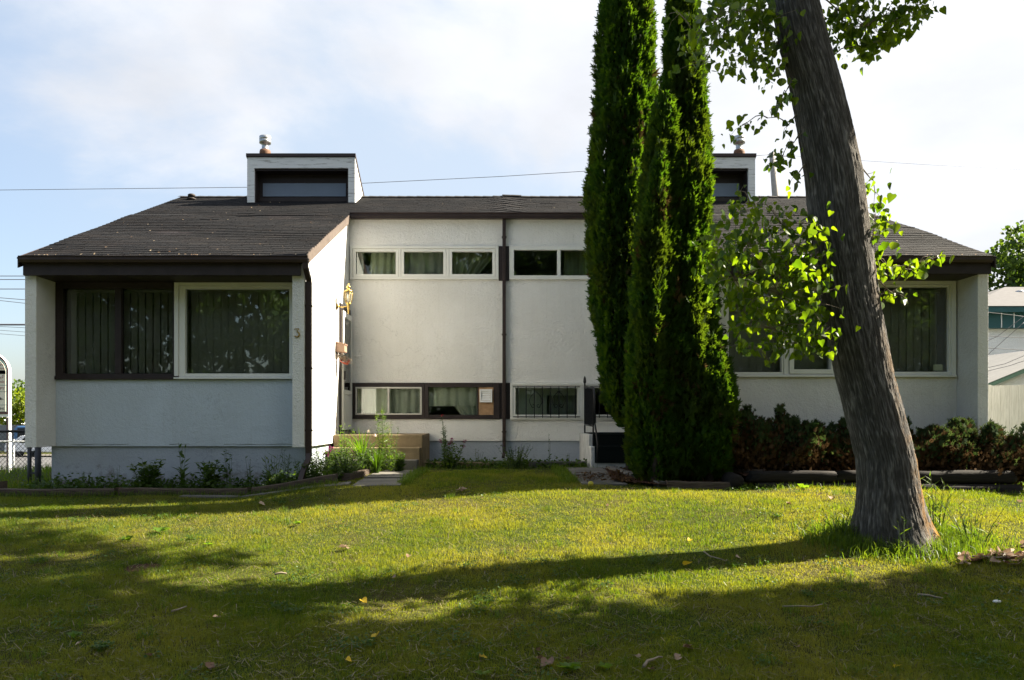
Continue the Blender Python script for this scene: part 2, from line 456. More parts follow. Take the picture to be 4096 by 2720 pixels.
def m_bark():
    t = NT('cottonwood_bark')
    af = t.node('Attribute'); af.attribute_name = 'ridge'        # weathered pale ridge crests, dark furrows
    f = t.noise(t.coord((9, 9, 2.6)), 3.2, 9, .72, .9); g = t.noise(t.coord((26, 26, 7)), 3, 6, .7, .6)
    h = t.noise(t.coord((1.6, 1.6, .9)), 3.4, 5, .75)
    mixv = t.node('Math'); mixv.operation = 'MULTIPLY_ADD'; t.l.new(f, mixv.inputs[0]); mixv.inputs[1].default_value = .55; mixv.inputs[2].default_value = -.275
    ad = t.node('Math'); ad.operation = 'ADD'; t.l.new(af.outputs['Fac'], ad.inputs[0]); t.l.new(mixv.outputs[0], ad.inputs[1])
    cc = t.ramp(ad.outputs[0], [(.06, (.055, .051, .047)), (.34, (.105, .099, .092)), (.62, (.20, .190, .178)), (.92, (.32, .31, .295))])
    at = t.node('Attribute'); at.attribute_name = 'rnd'          # lichen grows on the weather side
    k = t.node('Math'); k.operation = 'MULTIPLY'; t.l.new(at.outputs['Fac'], k.inputs[0])
    r2 = t.ramp(h, [(.44, (0,) * 3), (.56, (1,) * 3)]); t.l.new(r2, k.inputs[1])
    cc = t.mix(k.outputs[0], cc, (.34, .16, .010))
    nd = t.node('Math'); nd.operation = 'ADD'; t.l.new(f, nd.inputs[0]); t.l.new(g, nd.inputs[1])
    return t.principled(cc, .92, t.bump(nd.outputs[0], .022, 1), spec=.15)
M['bark'] = m_bark()
M['bark_plain'] = m_plain('grey_brown_bark', (.10, .085, .07), .9, .35, 18, bump=.01)
M['twig'] = m_plain('pale_twig', (.22, .18, .13), .85, .3, 20)

# ------------------------------------------------------------------ the ground
def ground_mesh():
    xs = np.unique(np.round(np.concatenate([np.linspace(-9, 9, 121), np.linspace(-60, -9, 40), np.linspace(9, 60, 36), [-900, -300, -120, 120, 300, 900]]), 4))
    ys = np.unique(np.round(np.concatenate([np.linspace(0, 15, 121), np.linspace(-40, 0, 24), np.linspace(15, 70, 50), [-900, -300, -100, 110, 200, 400, 1200]]), 4))
    X, Y = np.meshgrid(xs, ys)
    V = np.stack([X, Y, ground(X, Y)], -1).reshape(-1, 3)
    nx, ny = len(xs), len(ys)
    i, j = np.meshgrid(np.arange(nx - 1), np.arange(ny - 1))
    a = (j * nx + i).ravel()
    F = np.stack([a, a + 1, a + nx + 1, a + nx], 1)
    return npmesh('ground', V, F, M['soil'], smooth_=True)
tag(link('ground', ground_mesh()), kind='structure')

def sheet(name, poly, mat, lift=.006, kind='structure', step=.35, **kw):
    """a sheet draped over the ground inside a polygon strip given as left and right edges"""
    L, Rr = poly
    mb = MB(); n = len(L); k = 6
    vs = []
    for (a, b) in zip(L, Rr):
        for q in range(k + 1):
            x = a[0] + (b[0] - a[0]) * q / k; y = a[1] + (b[1] - a[1]) * q / k
            vs.append((x, y, gz(x, y) + lift))
    fs = [(i * (k + 1) + q, i * (k + 1) + q + 1, (i + 1) * (k + 1) + q + 1, (i + 1) * (k + 1) + q) for i in range(n - 1) for q in range(k)]
    mb.add(vs, fs, smooth=True)
    return mb.build(name, mat, kind=kind, **kw)
# side street seen past the left end of the house
yy = lambda a, b, n: [a + (b - a) * i / (n - 1) for i in range(n)]
sheet('road', ([(x, 38) for x in yy(-70, -9, 20)], [(x, 51) for x in yy(-70, -9, 20)]), M['asphalt'], .02)
sheet('pavement', ([(x, 53.0) for x in yy(-70, -9, 20)], [(x, 55.2) for x in yy(-70, -9, 20)]), M['concrete'], .03)
# the street in front of the lawn, behind the photographer
sheet('street', ([(x, -3.4) for x in yy(-40, 40, 20)], [(x, -11) for x in yy(-40, 40, 20)]), M['asphalt'], .02)
# planting beds
sheet('bed', ([(-6.7, 11.0), (-5, 11.0), (-3.4, 11.05), (-2.3, 11.35), (-1.8, 12.2)], [(-6.7, 11.76), (-5, 11.76), (-3.4, 11.76), (-2.66, 11.9), (-2.3, 12.6)]), M['bed_soil'], .02)
sheet('mulch_bed', ([(1.62, 10.75), (2.2, 10.3), (3.0, 10.25), (3.6, 10.55)], [(1.75, 12.5), (2.4, 12.5), (3.1, 12.4), (3.6, 11.7)]), M['mulch'], .05)

# ------------------------------------------------------------------ the house
SL = .4226
YE, ZE, YR_, YB = 11.05, 3.87, 16.8, 22.55
def zr(y): return ZE + (y - YE) * SL if y <= YR_ else ZE + (YR_ - YE) * SL - (y - YR_) * SL
H = thing('duplex_house', (0.2, 14.0, .6), 'low white stucco duplex with charcoal shingle roof and a recessed middle bay', 'house')

XL0, XL1, XL2, XL3 = -6.58, -6.42, -2.82, -2.65
XR0, XR1, XR2, XR3 = 3.17, 3.32, 6.82, 6.97
ZS = 1.215
def sidewall(x0, x1, name='wall', mat='stucco', y1=22.4):
    m = MB()
    poly = [(11.2, ZS), (y1, ZS)]
    if y1 > YR_: poly += [(y1, zr(y1) - .06), (YR_, zr(YR_) - .06)]
    else: poly += [(y1, zr(y1) - .06)]
    poly += [(11.2, zr(11.2) - .06)]
    m.prism(poly, x0, x1, 'x')
    return m.build(name, M[mat], H, bevel=.006)
sidewall(XL0, XL1); sidewall(XR2, XR3)
sidewall(XL2, XL3, y1=22.4); sidewall(XR0, XR1, y1=22.4)
def front(x0, x1, zt, mat):
    return MB().box(x0 + .003, x1 - .003, 11.7, 11.84, ZS, zt).build('wall', M[mat], H)
fw = front(XL1, XL2, 2.192, 'stucco_shaded'); front(XR1, XR2, 2.227, 'stucco')
for x0, x1 in ((-6.2, -5.35), (-4.75, -4.45), (-3.95, -2.86)):
    m = MB(); n_ = int((x1 - x0) / .05); m.tube([(x0 + (x1 - x0) * i / n_, 11.6985, 1.243 + .012 * mnoise.noise(Vector((x0 + i * .33, 2.2, 0))) + random.uniform(-.004, .004)) for i in range(n_ + 1)], [.0012 + .0030 * abs(math.sin(i * .35 + x0)) for i in range(n_ + 1)], 4, sq=True)
    m.build('crack', M['black_iron'], fw)
m = MB(); m.box(XL3 + .002, XR0 - .002, 14.71, 14.86, ZS, 1.616); m.build('wall', M['stucco_old'], H)
m = MB(); m.box(XL3 + .002, XR0 - .002, 14.71, 14.86, 2.288, 4.188); m.build('wall', M['stucco_old'], H)
m = MB(); m.box(XL3 + .002, XR0 - .002, 14.71, 14.86, 4.812, zr(14.71) - .05); m.build('wall', M['stucco_old'], H)
MB().box(XL0 + .2, XR3 - .2, 22.2, 22.36, ZS, zr(22.3) - .05).build('wall', M['stucco'], H)
# foundations, set back under the stucco
MB().box(-6.50, -2.71, 11.735, 22.3, .2, ZS - .004).build('foundation', M['parging'], H)
MB().box(3.23, 6.90, 11.735, 22.3, .2, ZS - .004).build('foundation', M['parging'], H)
MB().box(-2.708, 3.228, 14.735, 22.29, .4, ZS - .004).build('foundation', M['parging'], H)
# rooms behind the glass
m = MB()
m.box(XL1 + .01, XL2 - .01, 14.6, 14.7, ZS, 4.9); m.box(XR1 + .01, XR2 - .01, 14.6, 14.7, ZS, 4.9)
m.box(XL1 + .01, XL2 - .01, 11.86, 14.59, ZS, ZS + .1); m.box(XR1 + .01, XR2 - .01, 11.86, 14.59, ZS, ZS + .1)
m.box(XL3 + .01, XR0 - .01, 18.0, 18.1, .6, 5.6); m.box(XL3 + .01, XR0 - .01, 14.88, 17.99, 2.42, 2.52)
m.box(XL3 + .01, XR0 - .01, 14.88, 17.99, .9, 1.0); m.box(.16, .26, 14.89, 17.98, 1.01, 2.41); m.box(.16, .26, 14.89, 17.98, 2.53, 5.0)
m.box(XL1 + .01, XL2 - .01, 11.86, 14.59, 3.66, 3.70); m.box(XR1 + .01, XR2 - .01, 11.86, 14.59, 3.68, 3.72); m.box(XL3 + .01, XR0 - .01, 14.88, 17.99, 5.0, 5.06)
m.build('interior_partition', M['room'], H)

# --- roof: deck plus separate shingle tabs laid in courses
m = MB()
def slab(x0, x1, y0, y1, t=.05):
    m.prism([(y0, zr(y0) - t - .012), (y1, zr(y1) - t - .012), (y1, zr(y1) - .012), (y0, zr(y0) - .012)], x0, x1, 'x')
slab(-6.57, -2.63, YE, 14.58); slab(3.15, 6.96, YE, 14.58); slab(-6.57, 6.96, 14.582, YR_ - .001); slab(-6.57, 6.96, YR_ + .001, YB)
roof = m.build('roof', M['brown_wood'], H)
def shingles():
    V, F, Rn = [], [], []
    ca = math.cos(math.atan(SL)); expo = .145 * ca
    y = YE - .03; row = 0
    while y < YR_ - .02:
        y1 = min(y + expo + .02, YR_ + .01)
        spans = [(-6.585, -2.615), (3.135, 6.975)] if y < 14.5 else [(-6.585, 6.975)]
        wob = random.uniform(-.004, .004)
        for (a, b) in spans:
            x = a - random.uniform(0, .1) - (row % 2) * .155
            rowtone = random.uniform(-.12, .12)
            while x < b:
                x1 = x + .305
                xa, xb = max(x, a), min(x1 - .007, b)
                if xb - xa > .02:
                    j = random.uniform(-.003, .004) + wob
                    lift = .007 + random.uniform(0, .003)
                    if random.random() < .01: lift += .008
                    jl, jr = random.uniform(-.002, .002), random.uniform(-.002, .002)
                    # the party-wall hump in the middle of the ridge
                    def hp(q): return .035 * math.exp(-((q - .28) / .2) ** 2) if y > 14.4 else .016 * math.sin(q * 1.3 + y * .9) * math.sin(y * 2.1)
                    o = len(V); yy0 = y + j
                    V += [(xa, yy0, zr(yy0) + lift + jl + hp(xa)), (xb, yy0, zr(yy0) + lift + jr + hp(xb)), (xb, y1, zr(min(y1, YR_)) + .001 + hp(xb)), (xa, y1, zr(min(y1, YR_)) + .001 + hp(xa)),
                          (xa, yy0 + .001, zr(yy0) - .012 + hp(xa)), (xb, yy0 + .001, zr(yy0) - .012 + hp(xb))]
                    F += [(o, o + 1, o + 2, o + 3), (o + 4, o + 5, o + 1, o)]
                    Rn += [min(1, max(0, random.gauss(.45, .25) + rowtone))] * 6
                x = x1
        y += expo; row += 1
    # ridge caps and the far slope
    x = -6.6
    while x < 6.97:
        o = len(V); q = .035 * math.exp(-((x - .28) / .2) ** 2); zz = zr(YR_) + .022 + random.uniform(0, .002) + q
        x1 = x + .2
        for dy, dz in ((-.13, -.055), (0, 0), (.13, -.055)):
            V += [(x, YR_ + dy, zz + dz + .008), (min(x1, 6.98), YR_ + dy, zz + dz)]
        F += [(o, o + 1, o + 3, o + 2), (o + 2, o + 3, o + 5, o + 4)]; Rn += [random.random()] * 6
        x = x1
    o = len(V); V += [(-6.585, YR_ + .02, zr(YR_) + .002), (6.975, YR_ + .02, zr(YR_) + .002), (6.975, YB + .03, zr(YB + .03)), (-6.585, YB + .03, zr(YB + .03))]
    F += [(o, o + 1, o + 2, o + 3)]; Rn += [.5] * 4
    return npmesh('shingles', np.array(V), np.array(F), M['shingle'], np.array(Rn))
link('shingles', shingles(), roof)
# leaf scraps caught between the tabs
scr = []
for i in range(280):
    x = random.uniform(-6.5, 6.9); y = random.choice([random.uniform(YE, 14.5), random.uniform(YE, 16.6), YE + abs(random.gauss(0, .03))])
    if y < 14.5 and -2.62 < x < 3.14: continue
    scr.append((x, y, zr(y) + .022))
P = np.array(scr); n = len(P)
a = rng.uniform(0, 6.28, n); Yd = np.stack([np.cos(a), np.sin(a), SL * np.sin(a)], 1); Nn = np.tile([0, -.38, .92], (n, 1)) + rng.normal(0, .2, (n, 3))
V, F = scatter([(-.5, -.3, 0), (.5, -.25, .05), (.4, .35, 0), (-.45, .3, .06)], [(0, 1, 2, 3)], P, frames(Yd, Nn), rng.uniform(.010, .034, n) * np.where(rng.random(n) < .05, 1.7, 1))
M['scrap'] = m_leaf('dry_leaf_scrap', (.16, .08, .035), (.42, .34, .22), .2)
link('leaf_scraps', npmesh('leaf_scraps', V, F, M['scrap'], np.repeat(rng.random(n), 4)), roof, kind='stuff')
# rake trim
def rake(x0, x1, ya, yb, mat):
    m = MB(); m.prism([(ya, zr(ya) - .16), (yb, zr(yb) - .16), (yb, zr(yb) - .004), (ya, zr(ya) - .004)], x0, x1, 'x'); m.build('rake_trim', M[mat], roof)
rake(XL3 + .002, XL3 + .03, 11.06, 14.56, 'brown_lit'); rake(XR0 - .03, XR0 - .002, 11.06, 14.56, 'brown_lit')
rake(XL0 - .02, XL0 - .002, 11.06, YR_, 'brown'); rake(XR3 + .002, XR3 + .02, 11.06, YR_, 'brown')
# fascia, soffit and gutters
def eave(x0, x1, g0, g1, wall0, wall1, zb=3.62):
    MB().box(x0, x1, 11.11, 11.165, zb, 3.845).build('fascia', M['brown_wood'], H, bevel=.004)
    MB().box(wall0 + .003, wall1 - .003, 11.20, 11.70, zb + .002, zb + .03).build('soffit', M['brown_wood'], H)
    MB().box(wall0 + .003, wall1 - .003, 11.702, 11.84, zb + .006, 3.9).build('header', M['brown_wood'], H)
    m = MB()
    prof = [(11.108, 3.785), (11.03, 3.785), (11.012, 3.82), (11.012, 3.853), (11.000, 3.862), (11.000, 3.872), (11.02, 3.872), (11.02, 3.845), (11.09, 3.845), (11.108, 3.85)]
    m.prism(prof, g0, g1, 'x'); m.build('gutter', M['brown'], H)
eave(-6.555, -2.685, -6.56, -2.56, XL1, XL2)
eave(3.20, 6.955, 3.09, 6.92, XR1, XR2, 3.64)
m = MB()
m.prism([(14.706, 5.30), (14.60, 5.30), (14.575, 5.33), (14.575, 5.375), (14.56, 5.385), (14.56, 5.40), (14.59, 5.40), (14.59, 5.37), (14.706, 5.37)], XL3 + .035, XR0 - .035, 'x')
m.build('gutter', M['brown'], H)
# downspouts
def downspout(x0, x1, y0, y1, z0, z1, pre=None, foot=None):
    m = MB(); m.box(x0, x1, y0, y1, z0, z1)
    for q in (.25, .5, .75):
        xx = x0 + (x1 - x0) * q; m.box(xx - .006, xx + .006, y0 - .004, y0 + .002, z0 + .01, z1 - .01)
    d = m.build('downspout', M['brown'], H, bevel=.006)
    for pts in (pre, foot):
        if pts:
            b = MB(); b.tube(pts, (x1 - x0) * .62, 4, sq=True); b.build('elbow', M['brown'], d, bevel=.008)
    for zz in (z0 + .35, (z0 + z1) / 2, z1 - .35): MB().box(x0 - .012, x1 + .012, y0 - .006, y1 - .002, zz, zz + .025).build('strap', M['brown'], d)
downspout(-2.645, -2.562, 11.235, 11.30, 1.09, 3.55, [(-2.60, 11.07, 3.79), (-2.60, 11.07, 3.72), (-2.60, 11.265, 3.58), (-2.60, 11.265, 3.5)],
          [(-2.60, 11.265, 1.12), (-2.605, 11.22, 1.02), (-2.63, 11.10, .92), (-2.66, 11.02, .76), (-2.68, 10.98, .62)])
downspout(.178, .240, 14.63, 14.70, 1.02, 5.30, None, [(.209, 14.665, 1.04), (.205, 14.64, .98), (.19, 14.55, .92)])
downspout(3.085, 3.160, 11.235, 11.30, 1.05, 3.55, [(3.12, 11.07, 3.79), (3.12, 11.07, 3.72), (3.12, 11.265, 3.58), (3.12, 11.265, 3.5)], None)

# --- windows
def rim(m, x0, x1, z0, z1, w, y0, y1, mi=0):
    wl_, wr_, wb_, wt_ = w if isinstance(w, (tuple, list)) else (w,) * 4
    m.box(x0, x0 + wl_, y0, y1, z0, z1, mi); m.box(x1 - wr_, x1, y0, y1, z0, z1, mi)
    m.box(x0 + wl_, x1 - wr_, y0, y1, z0, z0 + wb_, mi); m.box(x0 + wl_, x1 - wr_, y0, y1, z1 - wt_, z1, mi)
def pane(par, x0, x1, z0, z1, y, mat='glass'):
    MB().box(x0, x1, y, y + .006, z0, z1).build('pane', M[mat], par)
def blind(par, x0, x1, z0, z1, y, pitch=.112, wid=.088, ang=38, mat='blind', skip=()):
    m = MB(); x = x0 + .05; i = 0
    while x < x1:
        if i not in skip:
            a = R(ang + random.gauss(0, 1.5)); dx, dy = wid / 2 * math.cos(a), wid / 2 * math.sin(a); s = random.uniform(-.002, .002)
            m.quad((x - dx, y - dy, z0), (x + dx, y + dy, z0), (x + dx + s, y + dy, z1), (x - dx + s, y - dy, z1))
        x += pitch; i += 1
    m.box(x0, x1, y - .03, y + .03, z1, z1 + .04)
    m.build('blind', M[mat], par)
def curtain(par, x0, x1, z0, z1, y, mat='curtain', amp=.03, per=.13, sweep=0, x0b=None, x1b=None):
    n = max(8, int((x1 - x0) / .016)); rows = 8; vs = []
    x0b = x0 if x0b is None else x0b; x1b = x1 if x1b is None else x1b
    for r in range(rows):
        t = r / (rows - 1); k = t * t * (3 - 2 * t)
        a, b = x0 + (x0b - x0) * k, x1 + (x1b - x1) * k
        for i in range(n):
            q = i / (n - 1); xx = a + (b - a) * q
            ph = q * (x1 - x0) / per * 6.28
            vs.append((xx, y + amp * math.sin(ph + .4 * math.sin(ph * .37)) + amp * .4 * math.sin(ph * .31 + 2 * t), z1 + (z0 - z1) * t))
    fs = [(r * n + i, r * n + i + 1, (r + 1) * n + i + 1, (r + 1) * n + i) for r in range(rows - 1) for i in range(n - 1)]
    m = MB(); m.add(vs, fs, smooth=True); m.build('curtain', M[mat], par)
# left wing: brown pair beside a white picture window
m = MB(); rim(m, -6.414, -4.672, 2.195, 3.622, (.11, .022, .085, .09), 11.68, 11.78); m.box(-5.545, -5.45, 11.684, 11.776, 2.281, 3.531)
m.box(-6.414, -4.60, 11.655, 11.68, 2.195, 2.245)
w = m.build('window', M['brown_wood'], H, bevel=.004, label='dark brown framed twin window')
pane(w, -6.304, -5.545, 2.28, 3.532, 11.74); pane(w, -5.45, -4.694, 2.28, 3.532, 11.74)
blind(w, -6.30, -4.70, 2.30, 3.50, 11.90, skip=())
TL = thing('floor_lamp', (-6.16, 12.15, 1.32), 'pale lampshade standing inside the brown framed window at the left', 'lamp')
MB().lathe((-6.16, 12.15, 1.32), [(.14, 0), (.13, .03), (.02, .05), (.018, .80)], 14).build('stem', M['brown_wood'], TL); MB().lathe((-6.16, 12.15, 2.12), [(.15, 0), (.11, .40)], 20).build('lamp_shade', M['curtain'], TL)
m = MB(); rim(m, -4.668, -2.823, 2.2, 3.616, (.062, .10, .03, .04), 11.665, 11.78); rim(m, -4.604, -2.925, 2.232, 3.574, (.09, .06, .05, .05), 11.68, 11.775)
m.box(-4.668, -2.823, 11.640, 11.665, 2.2, 2.225)
w = m.build('window', M['white_vinyl'], H, bevel=.004)
pane(w, -4.514, -2.985, 2.282, 3.524, 11.745); blind(w, -4.5, -2.99, 2.30, 3.5, 11.90, ang=12, wid=.10)
# right wing: picture, casement, picture
m = MB(); rim(m, 3.323, 6.79, 2.23, 3.64, (.05, .065, .04, .05), 11.665, 11.78)
m.box(4.271, 4.341, 11.675, 11.776, 2.272, 3.588); m.box(5.02, 5.10, 11.675, 11.776, 2.272, 3.588)
rim(m, 3.374, 4.270, 2.273, 3.587, .03, 11.69, 11.774); rim(m, 5.102, 6.724, 2.273, 3.587, (.07, .03, .035, .035), 11.69, 11.774)
m.box(3.323, 6.79, 11.640, 11.665, 2.23, 2.258)
w = m.build('window', M['white_vinyl'], H, bevel=.004)
sash = MB(); rim(sash, 4.345, 5.016, 2.276, 3.584, .066, 11.655, 11.77); sash.build('sash', M['white_vinyl'], w, bevel=.004)
pane(w, 3.404, 4.24, 2.303, 3.557, 11.745); pane(w, 4.411, 4.95, 2.342, 3.518, 11.735); pane(w, 5.172, 6.694, 2.308, 3.552, 11.745)
blind(w, 3.4, 4.95, 2.30, 3.5, 11.95, ang=8, wid=.125, pitch=.115); blind(w, 5.18, 6.69, 2.30, 3.5, 11.95, ang=10, wid=.125, pitch=.115)
MB().box(6.50, 6.64, 11.755, 11.758, 2.33, 2.42).build('sticker', M['curtain'], w)
# bay, upper strip
def ux(u): return (u - CU) / 216.6
Z0, Z1 = 4.19, 4.81
m = MB(); rim(m, ux(1400), ux(1994), Z0, Z1, (.055, .055, .045, .05), 14.675, 14.79)
for a, b in ((1596, 1604), (1786, 1796)): m.box(ux(a), ux(b), 14.68, 14.785, Z0 + .046, Z1 - .051)
w = m.build('window', M['white_vinyl'], H, bevel=.004)
for a, b in ((1413, 1595), (1605, 1785), (1797, 1981)):
    s = MB(); rim(s, ux(a), ux(b), Z0 + .048, Z1 - .053, .052, 14.685, 14.775); s = s.build('sash', M['white_vinyl'], w, bevel=.003)
    pane(w, ux(a) + .05, ux(b) - .05, Z0 + .098, Z1 - .103, 14.74)
curtain(w, ux(1480), ux(1600), 4.15, 4.85, 14.88, 'curtain_gold', x0b=ux(1470)); curtain(w, ux(1800), ux(1990), 4.15, 4.85, 14.90, 'curtain_gold', .05, .2, x1b=ux(1900))
curtain(w, ux(1612), ux(1782), 4.15, 4.85, 14.95, 'curtain_grey', .03, .2)
MB().box(ux(1418), ux(1445), 14.97, 14.99, 4.1, 4.9).build('blind', M['plastic_white'], w)
MB().box(ux(1995), ux(2036), 14.69, 14.80, Z0 - .02, Z1 - .003).build('trim_panel', M['brown_wood'], H)
m = MB(); rim(m, ux(2037), ux(2630), Z0, Z1, (.085, .085, .075, .075), 14.675, 14.79)
for a, b in ((2229, 2242), (2413, 2426)): m.box(ux(a), ux(b), 14.685, 14.785, Z0 + .076, Z1 - .076)
w = m.build('window', M['white_vinyl'], H, bevel=.004)
for a, b in ((2055, 2229), (2242, 2413), (2426, 2612)): pane(w, ux(a), ux(b), Z0 + .075, Z1 - .075, 14.74)
curtain(w, ux(2260), ux(2420), 4.15, 4.85, 14.98, 'curtain_gold')
MB().box(ux(2631), XR0 - .003, 14.69, 14.80, Z0, Z1).build('trim_panel', M['brown_wood'], H)
# bay, basement strip
Z0, Z1 = 1.619, 2.285
m = MB(); rim(m, ux(1404), ux(1699), Z0, Z1, (.09, .05, .075, .075), 14.675, 14.80)
w = m.build('window', M['brown_wood'], H, bevel=.004, label='brown framed basement slider')
s = MB(); rim(s, ux(1423.5), ux(1688), Z0 + .077, Z1 - .077, .028, 14.66, 14.77); s.box(ux(1551), ux(1559), 14.662, 14.768, Z0 + .106, Z1 - .106); s.build('sash', M['alu'], w, bevel=.002)
pane(w, ux(1429), ux(1551), Z0 + .104, Z1 - .104, 14.73); pane(w, ux(1559), ux(1682), Z0 + .104, Z1 - .104, 14.71)
curtain(w, ux(1425), ux(1560), 1.6, 2.3, 14.835, 'curtain', .03, .2); curtain(w, ux(1562), ux(1690), 1.6, 2.3, 14.85, 'curtain_grey', .025, .16)
m = MB(); rim(m, ux(1700), ux(1999), Z0, Z1, (.065, .115, .075, .08), 14.675, 14.80); m.box(ux(1909), ux(1914), 14.68, 14.80, Z0 + .076, Z1 - .081)
w = m.build('window', M['brown_wood'], H, bevel=.004, label='brown framed basement window with a rusty dryer vent panel')
pane(w, ux(1713), ux(1909), Z0 + .075, Z1 - .08, 14.73)
MB().box(ux(1914), ux(1974.5), 14.69, 14.76, Z0 + .075, Z1 - .08).build('metal_panel', M['rust_panel'], w)
v = MB(); rim(v, ux(1919), ux(1969), 1.925, 2.165, (.03, .03, .035, .035), 14.64, 14.689)
for k in range(4): v.prism([(14.655, 1.965 + k * .042), (14.66, 2.004 + k * .042), (14.685, 2.004 + k * .042), (14.685, 1.965 + k * .042)], ux(1919) + .032, ux(1969) - .032, 'x')
v.build('dryer_vent', M['plastic_white'], w, bevel=.003)
curtain(w, ux(1712), ux(1912), 1.86, 2.3, 14.835, 'curtain', .025, .18); curtain(w, ux(1800), ux(1912), 1.6, 2.0, 14.86, 'curtain', .03, .15, x0b=ux(1850))
MB().box(ux(1999.5), ux(2040), 14.695, 14.80, Z0 + .01, Z1).build('trim_panel', M['brown_wood'], H)
def barred(u0, u1, bars):
    m = MB(); rim(m, ux(u0), ux(u1), Z0 - .012, Z1 - .002, (.045, .045, .04, .04), 14.665, 14.80); rim(m, ux(u0) + .047, ux(u1) - .047, Z0 + .03, Z1 - .044, .05, 14.68, 14.79)
    w = m.build('window', M['white_vinyl'], H, bevel=.004)
    pane(w, ux(u0) + .095, ux(u1) - .095, Z0 + .08, Z1 - .094, 14.74)
    g = MB(); a, b = ux(u0) + .08, ux(u1) - .08
    for zz in (Z0 + .04, Z1 - .075): g.box(a - .03, b + .03, 14.635, 14.643, zz - .008, zz + .008)
    for k in range(bars):
        x = a + .06 + (b - a - .12) * k / (bars - 1); g.box(x - .008, x + .008, 14.628, 14.644, Z0 + .02, Z1 - .06)
    for cxx in ((a + b) / 2 - .20, (a + b) / 2 + .22):       # wrought hearts
        for s in (-1, 1):
            pts = []
            for q in range(28):
                t = q / 27
                if t < .55: k = t / .55; pts.append((cxx + s * (.01 + .11 * math.sin(k * math.pi * .9) ** .9 * (1 - .1 * k)), 14.63, 1.985 + .13 - .30 * k + .0))
                else:
                    k = (t - .55) / .45; an = -.6 - k * 4.6; rr = .04 * (1 - .55 * k)
                    pts.append((cxx + s * (.05 + rr * math.cos(an)), 14.63, 1.85 + rr * math.sin(an) + .015))
            g.tube(pts, .006, 5)
            pts = [(cxx + s * (.004 + .03 * math.sin(k * .45)), 14.63, 2.115 + .012 * k - .003 * k * k * .6) for k in range(7)]
            g.tube(pts, .005, 5)
    g.build('security_bars', M['black_iron'], w)
    return w
w = barred(2041, 2330, 8)
curtain(w, ux(2050), ux(2190), 1.6, 2.3, 14.9, 'curtain', .01, .06); curtain(w, ux(2200), ux(2325), 1.6, 2.3, 15.0, 'curtain_grey', .02, .11); MB().box(ux(2050), ux(2330), 14.84, 14.86, 2.06, 2.4).build('valance', M['curtain'], w)
w = barred(2332, 2622, 8)
MB().box(ux(2340), ux(2620), 14.84, 14.86, 2.12, 2.4).build('valance', M['curtain'], w)
MB().box(ux(2623), XR0 - .003, 14.695, 14.80, Z0, Z1).build('trim_panel', M['brown_wood'], H)

# --- doors, one in each inner side wall
def door(x, s):
    a, b = 13.80, 14.64
    m = MB(); t = lambda p, q: (min(x + s * p, x + s * q), max(x + s * p, x + s * q))
    x0, x1 = t(.002, .03)
    for y0, y1, z0, z1 in ((a - .07, a, 1.36, 3.62), (b, b + .05, 1.36, 3.62), (a, b, 3.53, 3.62), (a, b, 1.36, 1.42)): m.box(x0, x1, y0, y1, z0, z1)
    d = m.build('door', M['brown_wood'], H)
    x0, x1 = t(.003, .012); MB().box(x0, x1, a + .005, b - .005, 1.42, 3.525).build('door_leaf', M['brown_wood'], d)
    m = MB(); x0, x1 = t(.032, .066)
    for y0, y1, z0, z1 in ((a - .01, a + .07, 1.43, 3.50), (b - .07, b + .01, 1.43, 3.50), (a + .07, b - .07, 3.40, 3.50), (a + .07, b - .07, 2.05, 2.13), (a + .07, b - .07, 1.43, 1.55)): m.box(x0, x1, y0, y1, z0, z1)
    x0, x1 = t(.04, .058); m.box(x0, x1, a + .07, b - .07, 1.55, 2.05)
    x0, x1 = t(.058, .064); m.box(x0, x1, a + .16, b - .16, 1.62, 1.98)
    sd_ = m.build('storm_door', M['white_vinyl'], d, bevel=.003)
    x0, x1 = t(.046, .052); MB().box(x0, x1, a + .07, b - .07, 2.13, 3.40).build('pane', M['glass'], d)
    x0, x1 = t(.066, .10); MB().box(x0, x1, a + .02, a + .045, 2.3, 2.45).build('handle', M['black_iron'], d, bevel=.004)
    x0, x1 = t(.0, .13); MB().box(x0, x1, a - .05, b + .04, 1.352, 1.40).build('sill', M['concrete'], d)
door(XL3, 1); door(XR0, -1)

